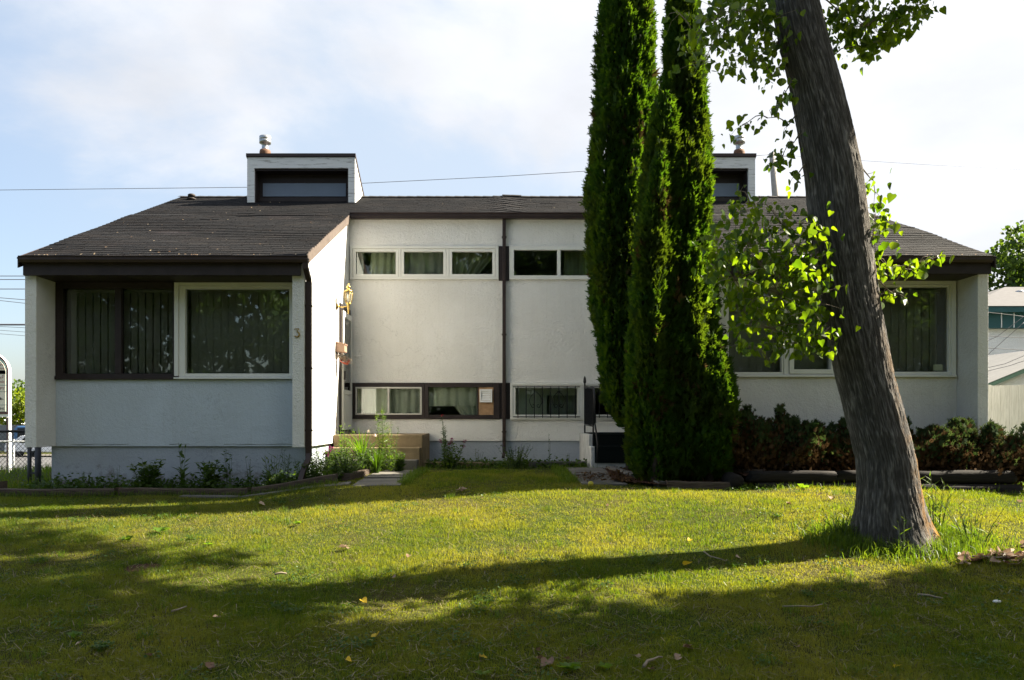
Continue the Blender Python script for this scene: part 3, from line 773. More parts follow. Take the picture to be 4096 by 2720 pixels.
# --- the two clerestory dormers with their flues
def dormer(x0, x1, vx):
    m = MB()
    poly = [(15.97, 5.80), (15.97, 6.862), (17.45, 6.12), (16.8, 6.1)]
    m.prism(poly, x0 + .002, x0 + .14, 'x', 0)
    d = m.build('dormer', M['stucco'], H)
    m = MB(); m.prism(poly, x1 - .14, x1 - .002, 'x', 0); m.build('side_wall', M['stucco'], d)
    m = MB(); m.box(x0, x0 + .145, 15.93, 15.968, zr(15.93) + .02, 6.637); m.box(x1 - .136, x1, 15.93, 15.968, zr(15.93) + .02, 6.637); m.box(x0, x1, 15.93, 15.968, 6.638, 6.862)
    m.build('front_board', M['board'], d)
    m = MB(); m.prism([(15.90, 6.866), (15.90, 6.925), (17.55, 6.13), (17.55, 6.08)], x0 - .015, x1 + .015, 'x'); m.build('cap_flashing', M['brown'], d)
    m = MB(); m.box(x0 + .142, x1 - .142, 16.22, 16.26, 5.9, 6.64); m.box(x0 + .142, x0 + .16, 15.97, 16.219, 5.9, 6.63); m.box(x1 - .16, x1 - .142, 15.97, 16.219, 5.9, 6.63)
    m.box(x0 + .161, x1 - .161, 15.97, 16.219, 6.60, 6.632); m.box(x0 + .162, x1 - .162, 16.14, 16.218, 6.03, 6.10)
    m.build('recess_panel', M['brown_wood'], d)
    m = MB(); m.box(x0 + .235, x1 - .235, 16.205, 16.218, 6.15, 6.415); m.build('pane', M['panel_blue'], d)
    c = (vx, 16.45, 0)
    f = MB(); f.lathe(c, [(.115, 6.5), (.115, 7.12), (.105, 7.17)], 18); f = f.build('flue', M['rust'], d)
    f2 = MB(); f2.lathe(c, [(.10, 7.171), (.068, 7.20), (.068, 7.27), (.085, 7.30), (.118, 7.31), (.118, 7.375), (.112, 7.38), (.118, 7.385), (.118, 7.45), (.10, 7.462)], 20); f2.build('flue', M['galv'], d)
dormer(-4.912, -2.754, -4.70); dormer(3.09, 5.25, 5.09)
# small plumbing stack near the left end of the ridge
m = MB(); c = W(770, 795, 16.5); c = (c.x, 16.45, zr(16.45))
m.lathe(c, [(.10, 0), (.09, .02), (.05, .035), (.05, .06), (.075, .065), (.075, .10), (.05, .115)], 14); m.build('vent_pipe', M['stack'], H)

# --- house numbers
def text(name, s, loc, size, mat, parent=None, ext=.006, align='CENTER', rz=0, shear=0):
    c = bpy.data.curves.new(name, 'FONT'); c.body = s; c.size = size; c.extrude = ext; c.align_x = align; c.align_y = 'CENTER'; c.shear = shear
    c.materials.append(mat); c.resolution_u = 4
    tmp = bpy.data.objects.new('tmp', c); COL.objects.link(tmp); dg = bpy.context.evaluated_depsgraph_get(); me = bpy.data.meshes.new_from_object(tmp.evaluated_get(dg)); bpy.data.objects.remove(tmp)
    me.name = name; o = link(name, me, parent); o.location = loc; o.rotation_euler = (R(90), 0, rz)
    return o
def numeral(strokes, cx_, cz, h, mat, y=11.185):
    m = MB()
    for pts, rs in strokes: m.tube([(cx_ + p[0] * h, y, cz + p[1] * h) for p in pts], [r * h for r in rs], 6)
    return m
arc = lambda cx0, cz0, r, a0, a1, n=9: [(cx0 + r * math.cos(R(a0 + (a1 - a0) * i / (n - 1))), cz0 + r * math.sin(R(a0 + (a1 - a0) * i / (n - 1)))) for i in range(n)]
three = [([(-.24, .36), (-.22, .46)] + [(.22, .46)], [.03, .05, .05]), ([(.22, .46), (-.02, .10)], [.04, .035]), (arc(0, -.16, .27, 95, -150, 14), [.04] + [.055 + .03 * math.sin(i / 12 * 3.14) for i in range(12)] + [.07]), ([(-.24, .34), (-.24, .46)], [.03, .03])]
five = [([(.24, .46), (-.16, .46)], [.06, .04]), ([(-.16, .46), (-.18, .02)], [.035, .035]), ([(-.18, .02)] + arc(0, -.18, .26, 115, -150, 14), [.03, .04] + [.05 + .03 * math.sin(i / 12 * 3.14) for i in range(12)] + [.07])]
numeral(three, -2.752, 1.6 + (CV - 1332) / 284.8, .128, 0).build('house_number', M['brass_old'], H, label='brass figure 3')
numeral(five, 3.245, 1.6 + (CV - 1318) / 284.8, .122, 0).build('house_number', M['black_iron'], H, label='black figure 5')

# ------------------------------------------------------------------ fittings hung on the side wall
L = thing('wall_lantern', (-2.645, 13.52, 2.95), 'brass carriage lantern with clear glass on the sunlit side wall', 'wall lamp')
lx, ly = -2.45, 13.52; zb = 1.6 + (CV - 1225) / FPX * 13.5
m = MB(); m.lathe((-2.648, ly, zb), [(.055, 0), (.05, .012), (.02, .03), (.012, .05)], 14, axis='x')
m.tube([(-2.62, ly, zb), (-2.55, ly, zb - .015), (lx - .02, ly, zb + .0), (lx, ly, zb + .03)], .011, 8)
m.lathe((lx, ly, 0), [(.006, zb - .135), (.013, zb - .12), (.010, zb - .10), (.024, zb + .0), (.030, zb + .03), (.048, zb + .05), (.045, zb + .06)], 12)
m.build('bracket', M['brass'], L)
m = MB()
prof = [(.046, zb + .062), (.070, zb + .14), (.074, zb + .20), (.064, zb + .252)]
for k in range(6):
    an = k * math.pi / 3; m.tube([(lx + r * math.cos(an), ly + r * math.sin(an), z) for r, z in prof], .0055, 5)
m.lathe((lx, ly, 0), [(.070, zb + .25), (.072, zb + .262), (.03, zb + .285), (.018, zb + .30), (.035, zb + .315), (.040, zb + .33), (.022, zb + .35), (.012, zb + .36), (.014, zb + .372), (.004, zb + .392)], 14)
m.build('cage', M['brass'], L)
m = MB(); m.lathe((lx, ly, 0), [(.044, zb + .064), (.066, zb + .14), (.070, zb + .20), (.061, zb + .248)], 6); m.build('pane', M['lamp_glass'], L)
m = MB(); m.lathe((lx, ly, 0), [(.012, zb + .06), (.012, zb + .13), (.024, zb + .16), (.02, zb + .20), (.006, zb + .22)], 10); m.build('bulb', M['plastic_white'], L)

B = thing('mailbox', (-2.648, 13.5, 2.72), 'small tan metal mailbox on the side wall below the lantern', 'mailbox')
zt, zbm = 1.6 + (CV - 1369) / FPX * 13.5, 1.6 + (CV - 1408) / FPX * 13.5
MB().box(-2.648, -2.50, 13.42, 13.66, zbm, zt - .03).build('box', M['mailbox'], B, bevel=.006)
MB().prism([(-2.648, zt + .008), (-2.648, zt - .022), (-2.49, zt - .05), (-2.485, zt - .03)], 13.41, 13.67, 'y').build('lid', M['mailbox'], B, bevel=.004)
for yy_ in (13.46, 13.62): MB().tube([(-2.645, yy_, zbm), (-2.60, yy_, zbm - .06), (-2.54, yy_, zbm - .08), (-2.50, yy_, zbm - .05)], .005, 6).build('hook', M['black_iron'], B)
N_ = thing('newspaper_roll', (-2.57, 13.5, 2.55), 'rolled newspapers and a red flyer hooked under the mailbox', 'newspaper')
m = MB()
for k in range(6):
    z = zbm - .06 - .012 * k; j = random.uniform(-.02, .02)
    pts = [(-2.635 + .01 * k, 13.44 + j, z - .01), (-2.58, 13.47 + j, z + .02 - .004 * k), (-2.50, 13.50, z - .005 * k), (-2.41 + j, 13.52, z - .05 - .006 * k)]
    w_ = .10
    vs = [p for p in pts] + [(p[0] + .02, p[1] + w_, p[2] - .02) for p in pts]
    m.add(vs, [(i, i + 1, 5 + i, 4 + i) for i in range(3)], smooth=True)
m.build('newspaper', M['paper'], N_)
m = MB(); z = zbm - .13
pts = [(-2.60, 13.46, z), (-2.54, 13.48, z - .04), (-2.48, 13.5, z - .05), (-2.44, 13.5, z + .01)]
m.add(pts + [(p[0], p[1] + .14, p[2] - .03) for p in pts], [(i, i + 1, 5 + i, 4 + i) for i in range(3)], smooth=True); m.build('flyer', M['paper_red'], N_)

# ------------------------------------------------------------------ steps and walks
T = thing('concrete_steps', (-1.9, 13.0, .86), 'tan weathered concrete steps under the left side door', 'steps')
m = MB(); m.box(-2.645, -1.165, 13.2, 14.70, .6, 1.355); m.build('landing', M['concrete_tan'], T, bevel=.012)
MB().box(-2.645, -1.185, 12.92, 13.198, .6, 1.15).build('step', M['concrete_tan'], T, bevel=.012)
MB().box(-2.40, -1.20, 12.64, 12.918, .6, .962).build('step', M['concrete'], T, bevel=.012)
T = thing('carpeted_steps', (2.4, 13.0, .86), 'white sided steps covered with dark outdoor carpet behind the cedars', 'steps')
m = MB(); m.box(1.60, 3.165, 13.27, 14.70, .6, 1.36); m.box(1.60, 3.165, 12.98, 13.268, .6, 1.165); m.build('landing', M['concrete_white'], T, bevel=.01)
m = MB(); m.box(1.66, 3.16, 13.25, 14.5, 1.363, 1.378); m.box(1.66, 3.16, 13.25, 13.268, 1.168, 1.362); m.box(1.66, 3.16, 12.962, 13.25, 1.168, 1.182); m.box(1.66, 3.16, 12.962, 12.978, .90, 1.167)
m.build('carpet', M['carpet'], T)
T = thing('iron_railing', (1.65, 13.3, 1.36), 'black iron railing with picket panel on the left edge of the carpeted steps', 'railing')
m = MB()
for y, z0, z1 in ((14.3, 1.37, 2.25), (13.10, 1.18, 2.10)):
    m.box(1.64, 1.665, y - .012, y + .012, z0, z1)
m.lathe((1.652, 14.3, 2.25), [(.012, 0), (.028, .03), (.022, .10), (.006, .14)], 10)
m.tube([(1.652, 14.3, 2.2), (1.652, 13.1, 2.12), (1.655, 13.02, 2.08), (1.66, 12.97, 1.95), (1.66, 12.95, 1.55)], .020, 6); m.tube([(1.652, 14.3, 1.52), (1.652, 13.1, 1.50)], .014, 6)
m.build('rail', M['black_iron'], T)
m = MB()
for k in range(11): y = 13.2 + k * .1; m.box(1.644, 1.66, y - .008, y + .008, 1.52, 2.16)
m.build('picket', M['black_iron'], T)
m = MB(); m.tube([(1.66, 12.95, 1.55), (1.68, 12.90, 1.38), (1.69, 12.84, 1.2), (1.685, 12.80, .92)], .016, 6); m.build('post', M['black_iron'], T)

def slabs(name, cells, mat=M['concrete']):
    m = MB()
    for (c0, c1, c2, c3) in cells:
        zs = [gz(*c) for c in (c0, c1, c2, c3)]; j = random.uniform(.012, .03)
        top = [(c[0], c[1], z + j) for c, z in zip((c0, c1, c2, c3), zs)]
        bot = [(p[0], p[1], p[2] - .08) for p in top]
        m.add(top + bot, [(0, 1, 2, 3), (0, 4, 5, 1), (1, 5, 6, 2), (2, 6, 7, 3), (3, 7, 4, 0)])
    return m.build(name, mat, bevel=.008, kind='structure')
cells = []
ys = [12.55, 12.0, 11.45, 11.25, 10.95, 10.6]
for a, b in zip(ys[:-1], ys[1:]):
    f = lambda y: -1.70 - (12.5 - y) * .10
    cells.append(((f(b), b + .02), (f(b) + .62 + (12.5 - b) * .02, b + .02), (f(a) + .62, a - .02), (f(a), a - .02)))
slabs('path', cells)
cells = []
for a, b in zip([12.9, 12.3, 11.7, 11.1], [12.3, 11.7, 11.1, 10.5]): cells.append(((1.18, b + .015), (1.78, b + .015), (1.78, a - .015), (1.18, a - .015)))
slabs('path', cells)
slabs('path', [((x0, 10.66 + (x0 + 4.2) * .02), (x1 - .03, 10.66 + (x1 + 4.2) * .02), (x1 - .03, 10.84 + (x1 + 4.2) * .02), (x0, 10.84 + (x0 + 4.2) * .02)) for x0, x1 in ((-4.2, -3.4), (-3.4, -2.6), (-2.6, -1.9))])
slabs('path', [((7.1, 9.9), (7.9, 9.7), (8.2, 10.9), (7.2, 10.9)), ((7.2, 10.92), (8.2, 10.92), (8.3, 12), (7.3, 12))])

# kerbs and timbers round the beds
def bar(name, a, b, h, w, mat, label, cat, group=None, sink=.05):
    a, b = Vector((*a, gz(*a))), Vector((*b, gz(*b))); d = (b - a); n = Vector((-d.y, d.x, 0)).normalized() * w / 2
    m = MB(); vs = []
    k = 6
    for i in range(k + 1):
        p = a + d * i / k; p.z = gz(p.x, p.y); q = random.uniform(-.006, .006)
        vs += [p - n - Vector((0, 0, sink)), p + n - Vector((0, 0, sink)), p + n + Vector((0, 0, h + q)), p - n + Vector((0, 0, h + q))]
    fs = [(4 * i + j, 4 * i + (j + 1) % 4, 4 * i + 4 + (j + 1) % 4, 4 * i + 4 + j) for i in range(k) for j in range(4)] + [(0, 1, 2, 3), (4 * k + 3, 4 * k + 2, 4 * k + 1, 4 * k)]
    m.add(vs, fs); return m.build(name, mat, bevel=.012, origin=(a + b) / 2, label=label, cat=cat, group=group)
g = 'timbers edging the left bed'
bar('landscape_timber', (-6.95, 10.95), (-5.15, 10.90), .10, .11, M['timber'], 'weathered timber edging the bed by the chain-link gate', 'timber', g)
bar('landscape_timber', (-5.1, 10.90), (-3.35, 10.93), .10, .11, M['timber'], 'weathered timber edging the bed below the white picture window', 'timber', g)
bar('landscape_timber', (-3.3, 10.93), (-2.15, 11.02), .11, .11, M['timber'], 'weathered timber edging the bed in front of the downspout', 'timber', g)
bar('landscape_timber', (-2.05, 11.1), (-1.86, 11.75), .09, .10, M['timber'], 'short timber slanting beside the stepping slabs of the left path', 'timber', g)
bar('timber_block', (-6.98, 11.08), (-6.80, 11.08), .18, .14, M['timber'], 'upright timber end block at the left corner of the bed', 'timber')
g = 'concrete kerbs in front of the basement windows'
bar('garden_kerb', (-1.15, 13.25), (.02, 13.2), .09, .08, M['concrete_tan'], 'low concrete kerb right of the tan steps', 'kerb', g)
bar('garden_kerb', (.60, 13.15), (1.56, 13.3), .10, .08, M['concrete'], 'low concrete kerb left of the carpeted steps', 'kerb', g)
g = 'rough kerbs round the mulch under the cedars'
bar('stone_edging', (1.82, 12.3), (2.02, 11.2), .08, .13, M['concrete'], 'rough concrete edging running along the right path', 'kerb', g)
bar('stone_edging', (2.02, 11.15), (2.24, 10.40), .07, .13, M['concrete'], 'rough edging bending towards the lawn under the cedars', 'kerb', g)
bar('stone_edging', (2.26, 10.36), (3.10, 10.30), .09, .12, M['timber'], 'straight grey edging below the cedars facing the lawn', 'kerb', g)

# dark log retaining wall in front of the junipers
def log(x0, x1, y, z, r, label, dz=0):
    m = MB(); k = max(3, int((x1 - x0) / .18)); pts = []; rs = []
    for i in range(k + 1):
        q = i / k; pts.append((x0 + (x1 - x0) * q, y + random.uniform(-.006, .006), z + dz * q + random.uniform(-.005, .005))); rs.append(r * random.uniform(.94, 1.04))
    pts = [(x0 - .004, y, z)] + pts + [(x1 + .004, y, z + dz)]; rs = [r * .86] + rs + [r * .86]
    m.tube(pts, rs, 14)
    for i in range(len(m.v)): vx_, vy_, vz_ = m.v[i]; m.v[i] = (vx_, y + max(-.8 * r, min(.8 * r, vy_ - y)), vz_)
    return m.build('log', M['log'], origin=((x0 + x1) / 2, y, z - r), bevel=0, label=label, cat='log', group='logs of the low retaining wall')
zl = gz(4, 10.4)
log(3.36, 4.46, 10.40, zl + .130, .082, 'upper dark log nearest the cedars in the low retaining wall')
log(4.48, 5.50, 10.40, zl + .133, .080, 'upper dark log behind the leaning trunk')
log(5.52, 6.78, 10.42, zl + .115, .090, 'upper dark log at the right end of the retaining wall', .01)
log(3.44, 4.90, 10.36, zl - .022, .080, 'lower dark log half sunk in grass left of the leaning trunk')
log(4.92, 5.72, 10.36, zl - .030, .082, 'lower dark log hidden behind the leaning trunk')
log(5.74, 6.82, 10.36, zl - .058, .094, 'lower dark log at the right end of the retaining wall')
m = MB(); m.tube([(3.14, 10.22, zl + .06), (3.145, 10.28, zl + .065), (3.15, 10.62, zl + .08), (3.15, 10.66, zl + .08)], [.085, .105, .105, .09], 12)
m.build('log', M['log'], origin=(3.15, 10.4, zl), label='log laid end-on at the left end of the retaining wall', cat='log', group='logs of the low retaining wall')
bar('loose_board', (3.05, 11.0), (3.62, 10.62), .20, .10, M['timber'], 'weathered loose board lying above the end-on log', 'board', None, -.14)
# earth held up by the logs
m = MB()
xs_ = yy(3.3, 6.8, 12); vs = []
for x in xs_:
    for q, (y, dz) in enumerate(((10.44, .13), (10.7, .15), (11.2, .16), (11.72, .15))): vs.append((x, y, gz(4, 10.4) + dz + random.uniform(-.02, .02)))
m.add(vs, [(i * 4 + j, i * 4 + 4 + j, i * 4 + 5 + j, i * 4 + 1 + j) for i in range(11) for j in range(3)], smooth=True)
m.build('raised_bed', M['mulch'], kind='structure')

# ------------------------------------------------------------------ vegetation materials
M['cw_leaf'] = m_leaf('cottonwood_leaf', (.028, .068, .006), (.080, .135, .010), .58, (3.0, 2.5, .5), .38, spec=.4)
M['cw_far'] = m_leaf('broadleaf_crown', (.030, .065, .010), (.075, .125, .02), .45, (1.9, 1.7, .7), .5)
M['elm_leaf'] = m_leaf('street_tree_leaf', (.028, .060, .010), (.060, .11, .018), .4, (1.8, 1.6, .7), .5)
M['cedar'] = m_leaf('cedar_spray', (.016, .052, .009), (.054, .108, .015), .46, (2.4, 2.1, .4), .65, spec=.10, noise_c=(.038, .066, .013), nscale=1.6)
M['cedar_brown'] = m_leaf('browned_cedar_spray', (.035, .030, .010), (.10, .065, .022), .3, None, .7, spec=.1)
M['cedar_in'] = m_plain('dark_cedar_core', (.012, .015, .006), .95, .4, 10, spec=.05)
M['juniper'] = m_leaf('juniper_spray', (.024, .052, .020), (.070, .098, .040), .3, (1.5, 1.4, .8), .8, spec=.05)
M['juniper_dead'] = m_leaf('browned_juniper_spray', (.045, .026, .013), (.115, .066, .030), .2, None, .85, spec=.05)
M['grass'] = m_leaf('lawn_grass', (.042, .094, .008), (.150, .190, .034), .55, (2.45, 1.95, .35), .55, spec=.2, noise_c=(.158, .184, .049), nscale=.7)
M['grass_tall'] = m_leaf('tall_green_grass', (.050, .105, .010), (.11, .16, .02), .5, (1.8, 1.7, .5), .5)
M['weed'] = m_leaf('weed_leaf', (.028, .062, .010), (.060, .105, .018), .4, (1.9, 1.8, .6), .5)
M['willow'] = m_leaf('fresh_weed_leaf', (.036, .082, .010), (.080, .13, .018), .42, (1.9, 1.8, .6), .5)
M['lily'] = m_leaf('lily_leaf', (.060, .12, .012), (.10, .17, .02), .5, (2.0, 1.9, .5), .45)
M['flower_head'] = m_leaf('green_yellow_flower_head', (.13, .19, .05), (.22, .27, .09), .3)
M['magenta'] = m_leaf('magenta_petal', (.16, .006, .085), (.30, .012, .15), .3)
M['purple'] = m_leaf('violet_petal', (.10, .06, .30), (.16, .10, .40), .3)
M['pale_petal'] = m_leaf('faded_pale_petal', (.65, .50, .40), (.8, .68, .55), .4)
M['red_petal'] = m_leaf('dark_red_petal', (.30, .02, .02), (.45, .03, .04), .3)
M['dry_leaf'] = m_leaf('curled_dry_leaf', (.16, .085, .045), (.42, .30, .21), .25)
M['yellow_leaf'] = m_leaf('yellow_leaf', (.55, .36, .02), (.7, .48, .03), .4)

# ------------------------------------------------------------------ lawn grass: real blades
def in_house(x, y):
    a = (y > 11.66) & (x > -6.55) & (x < -2.6); b = (y > 11.66) & (x > 3.2) & (x < 7.0); c = (y > 12.6) & (x > -2.7) & (x < 3.2)
    return a | b | c
def blades(n, x, y, hmin, hmax, wid, lean=.5):
    z = ground(x, y)
    h = rng.uniform(hmin, hmax, n) if np.isscalar(hmin) else rng.uniform(0, 1, n) * (hmax - hmin) + hmin
    a = rng.uniform(0, 2 * np.pi, n); ln = np.abs(rng.normal(0, lean, n)) * h; la = rng.uniform(0, 2 * np.pi, n)
    w = wid * rng.uniform(.7, 1.3, n)
    dx, dy = np.cos(a) * w / 2, np.sin(a) * w / 2
    lx_, ly_ = np.cos(la) * ln, np.sin(la) * ln
    b = np.stack([x, y, z - .004], 1)
    o = np.stack([dx, dy, 0 * dx], 1)
    mid = b + np.stack([lx_ * .32, ly_ * .32, h * .58], 1)
    tip = b + np.stack([lx_, ly_, h * np.maximum(.35, 1 - .35 * ln / h)], 1)
    V = np.stack([b - o, b + o, mid + o * .75, mid - o * .75, tip], 1).reshape(-1, 3)
    i = np.arange(n) * 5
    Q = np.stack([i, i + 1, i + 2, i + 3], 1); T = np.stack([i + 3, i + 2, i + 4, i + 4], 1)
    return V, i
def blade_mesh(name, V, i, mat, rnd):
    # two triangles and a tip per blade
    F = np.concatenate([np.stack([i, i + 1, i + 2], 1), np.stack([i, i + 2, i + 3], 1), np.stack([i + 3, i + 2, i + 4], 1)])
    return npmesh(name, V, F, mat, np.repeat(rnd, 5))
def lawn():
    N = 1350000
    y = 4.0 + 9.2 * rng.random(N) ** 1.25
    x = rng.uniform(-.78, .80, N) * (y + 1.0)
    # shape: tufty density
    tuft = np.sin(x * 9 + 3 * np.sin(y * 4)) * np.sin(y * 11 + 2 * np.sin(x * 6)) + np.sin(x * 2.3 + y) * np.cos(y * 2.9 - x * 1.2)
    dry = np.sin(x * 1.1 + 1.3) * np.sin(y * 1.5 + .4 * x) + .5 * np.sin(x * 2.9 - y * 1.7)
    keep = rng.random(N) < np.clip(.72 + .25 * tuft, .3, 1)
    keep &= ~in_house(x, y)
    keep &= ~((x > -6.9) & (x < -2.0) & (y > 10.98) & (y < 11.8))
    keep &= ~((y > 10.45) & (x > 3.2) & (x < 6.85)) & ~((y > 10.4 + np.abs(x - 2.6) * .9) & (x > 1.75) & (x < 3.4))
    keep &= ~((x > 1.2) & (x < 1.76) & (y > 10.7)) & ~((np.abs(x + 1.42 + (12.5 - y) * .09) < .27) & (y > 10.72))
    keep &= ~((np.hypot(x + 3.05, (y - 6.95) * 1.0) < .16) & (rng.random(N) < .85))
    x, y, dry = x[keep], y[keep], dry[keep]; n = len(x)
    shade_edge = np.clip((x - 1) * .05, 0, .2)
    hm = .022 + .018 * np.clip(tuft[keep] * .5 + .5, 0, 1) + .012 * (dry < -.3)
    V, i = blades(n, x, y, hm * .6, hm * 1.3, .0034, .8)
    rnd = np.clip(rng.normal(.45, .27, n) + .22 * np.clip(dry, -1, 1), 0, 1)
    return blade_mesh('lawn_grass', V, i, M['grass'], rnd)
tag(link('lawn_grass', lawn()), label='mown lawn, green with dry yellow patches', kind='stuff')
def rough(name, n, fx, hmin, hmax, mat, wid=.006, label=None, lean=.6, mean=.5):
    x, y = fx(n); V, i = blades(n, x, y, hmin, hmax, wid, lean)
    o = link(name, blade_mesh(name, V, i, mat, np.clip(rng.normal(mean, .3, n), 0, 1))); return tag(o, label=label, kind='stuff')
def straw(n):
    y = 4.0 + 8 * rng.random(n) ** 1.3; x = rng.uniform(-.78, .80, n) * (y + 1); k = ~in_house(x, y) & (y < 10.2); x, y = x[k], y[k]; n = len(x)
    a = rng.uniform(0, 6.28, n); l = rng.uniform(.03, .09, n); z = ground(x, y) + rng.uniform(.012, .034, n); w_ = .0022
    dx, dy = np.cos(a) * l / 2, np.sin(a) * l / 2; ox, oy = -np.sin(a) * w_, np.cos(a) * w_; t = rng.normal(0, .008, n)
    V = np.stack([np.stack([x - dx - ox, y - dy - oy, z - t], 1), np.stack([x - dx + ox, y - dy + oy, z - t], 1), np.stack([x + dx + ox, y + dy + oy, z + t], 1), np.stack([x + dx - ox, y + dy - oy, z + t], 1)], 1).reshape(-1, 3)
    i = np.arange(n) * 4; return npmesh('straw', V, np.stack([i, i + 1, i + 2, i + 3], 1), M['straw'], np.repeat(rng.random(n), 4))
M['straw'] = m_leaf('dead_grass_blade', (.11, .09, .04), (.25, .21, .12), .3)
tag(link('straw', straw(18000)), label='dead straw blades lying in the lawn', kind='stuff')
def clover(n):
    m_ = 130; cy_ = 4.2 + 6 * rng.random(m_) ** 1.2; cx_ = rng.uniform(-.7, .75, m_) * (cy_ + .5); r_ = rng.uniform(.05, .28, m_)
    k = rng.integers(0, m_, n); a = rng.uniform(0, 6.28, n); q = np.sqrt(rng.random(n)) * r_[k]; x = cx_[k] + q * np.cos(a); y = cy_[k] + q * np.sin(a); ok = (y < 10.2) & ~in_house(x, y); x, y = x[ok], y[ok]; n = len(x)
    P = np.stack([x, y, ground(x, y) + rng.uniform(.018, .045, n)], 1); Yd = rng.normal(0, 1, (n, 3)); Yd[:, 2] = rng.uniform(0, .5, n)
    T = [(0, 0, 0), (.5, .3, .1), (.42, .8, .08), (0, 1, 0), (-.42, .8, .08), (-.5, .3, .1)]
    V, F = scatter(T, [(0, 1, 2, 3), (0, 3, 4, 5)], P, frames(Yd, np.tile([0, 0, 1.0], (n, 1)) + rng.normal(0, .3, (n, 3))), rng.uniform(.010, .022, n))
    return npmesh('clover', V, F, M['clover'], np.repeat(rng.random(n), 6))
M['clover'] = m_leaf('clover_leaf', (.030, .075, .010), (.060, .115, .018), .4, (1.9, 1.7, .5), .5)
tag(link('clover', clover(9000)), label='clover and small weeds in the lawn', kind='stuff')
def tufts(n):
    m_ = 260; cy_ = 4.2 + 6 * rng.random(m_) ** 1.2; cx_ = rng.uniform(-.7, .75, m_) * (cy_ + .5)
    k = rng.integers(0, m_, n); x = cx_[k] + rng.normal(0, .035, n); y = cy_[k] + rng.normal(0, .03, n); ok = (y < 10.2); return x[ok], y[ok]
TB = (3.86, 7.72)                  # foot of the leaning trunk
def near_trunk(n):
    a = rng.uniform(0, 6.28, n); r = .34 + np.abs(rng.normal(0, .20, n)); return TB[0] + .05 + r * np.cos(a) * 1.25, TB[1] - .03 + r * np.sin(a) * .8
rough_n = tufts(7500); rough('rough_grass', len(rough_n[0]), lambda n: rough_n, .05, .10, M['grass_tall'], .0045, 'longer grass tufts in the lawn', .7)
rough('rough_grass', 5200, near_trunk, .05, .20, M['grass_tall'], .007, 'long uncut grass round the trunk')
def edges(n):
    s = rng.choice(6, n, p=[.30, .06, .06, .16, .14, .28]); u = rng.random(n); g_ = lambda sd_: rng.normal(0, sd_, n)
    x = np.choose(s, [-6.9 + 4.8 * u, 3.2 + 3.7 * u * u, -1.2 + 2.9 * u, -1.08 - .12 * (1 - u) + g_(.05), 1.05 + g_(.06), -9.5 + 2.7 * u])
    y = np.choose(s, [10.84 + g_(.05), 10.20 + g_(.04), 13.05 - np.abs(g_(.2)), 10.7 + 1.8 * u, 10.7 + 2.2 * u, 10.9 + 1.2 * rng.random(n)])
    return x, y
rough('rough_grass', 8000, edges, .04, .12, M['grass_tall'], .006, 'longer grass along kerbs, logs and walls')
def verge(n): return rng.uniform(-16, -6.62, n), 11.5 + 20 * rng.random(n) ** 1.5
rough('rough_grass', 14000, verge, .08, .26, M['grass_tall'], .012, 'rough grass behind the chain-link fence', .5, .75)
def right_verge(n): return rng.uniform(7.0, 9.4, n), rng.uniform(10.4, 13.0, n)
rough('rough_grass', 4000, right_verge, .05, .14, M['grass_tall'], .007, 'grass along the white board fence')

# ------------------------------------------------------------------ leaf shapes
HEART = [(0, 0, 0), (.30, -.06, .05), (.52, .12, .09), (.50, .34, .09), (.26, .70, .05), (0, 1.02, -.02), (-.26, .70, .05), (-.50, .34, .09), (-.52, .12, .09), (-.30, -.06, .05)]
HEART_F = [(0, 1, 2, 3), (0, 3, 4, 5), (0, 5, 6, 7), (0, 7, 8, 9)]
LANCE = [(0, 0, 0), (.16, .35, .03), (0, .4, 0), (-.16, .35, .03), (0, 1, -.08)]
LANCE_F = [(0, 1, 2, 2), (0, 2, 3, 3), (2, 1, 4, 4), (3, 2, 4, 4)]
LANCE_T = [(0, 1, 2), (0, 2, 3), (2, 1, 4), (3, 2, 4)]
CLUMP = []
CLUMP_F = []
def unit(n):
    v = rng.normal(0, 1, (n, 3)); return v / np.linalg.norm(v, axis=1, keepdims=True)

# ------------------------------------------------------------------ the leaning cottonwood
CT = thing('cottonwood_tree', (*TB, gz(*TB)), 'big leaning cottonwood with furrowed grey bark on the lawn right of the house middle', 'tree')
D0 = TB[1]
# ov(x, y, width) measured up the trunk; then on above the picture
meas = [(2064, 1262, 210), (2062, 1245, 190), (2058, 1215, 168), (2053, 1170, 148), (2049, 1120, 134), (2043, 1060, 128), (2010, 930, 126), (1992, 865, 125), (1959, 700, 128), (1938, 560, 128), (1922, 403, 124), (1900, 290, 118), (1878, 190, 112), (1854, 100, 109), (1831, 0, 106)]
path = []
for (x, y, w_) in meas:
    p = WO(x, y, D0); p = WO(x, y, D0 - .08 * max(0, p.z - .4)); path.append((p, w_ * 1.7349 / FPX * p.y / 2))
p, r = path[-1]
top = p + Vector((-.45, .15, 2.2)); path += [(top, .17), (top + Vector((-.35, -.1, 1.8)), .11), (top + Vector((-.5, 0, 3.4)), .05)]
def trunk_at(z):
    for (a, ra), (b, rb) in zip(path[:-1], path[1:]):
        if a.z <= z <= b.z: t = (z - a.z) / (b.z - a.z); return a.lerp(b, t), ra + (rb - ra) * t
    return path[-1]
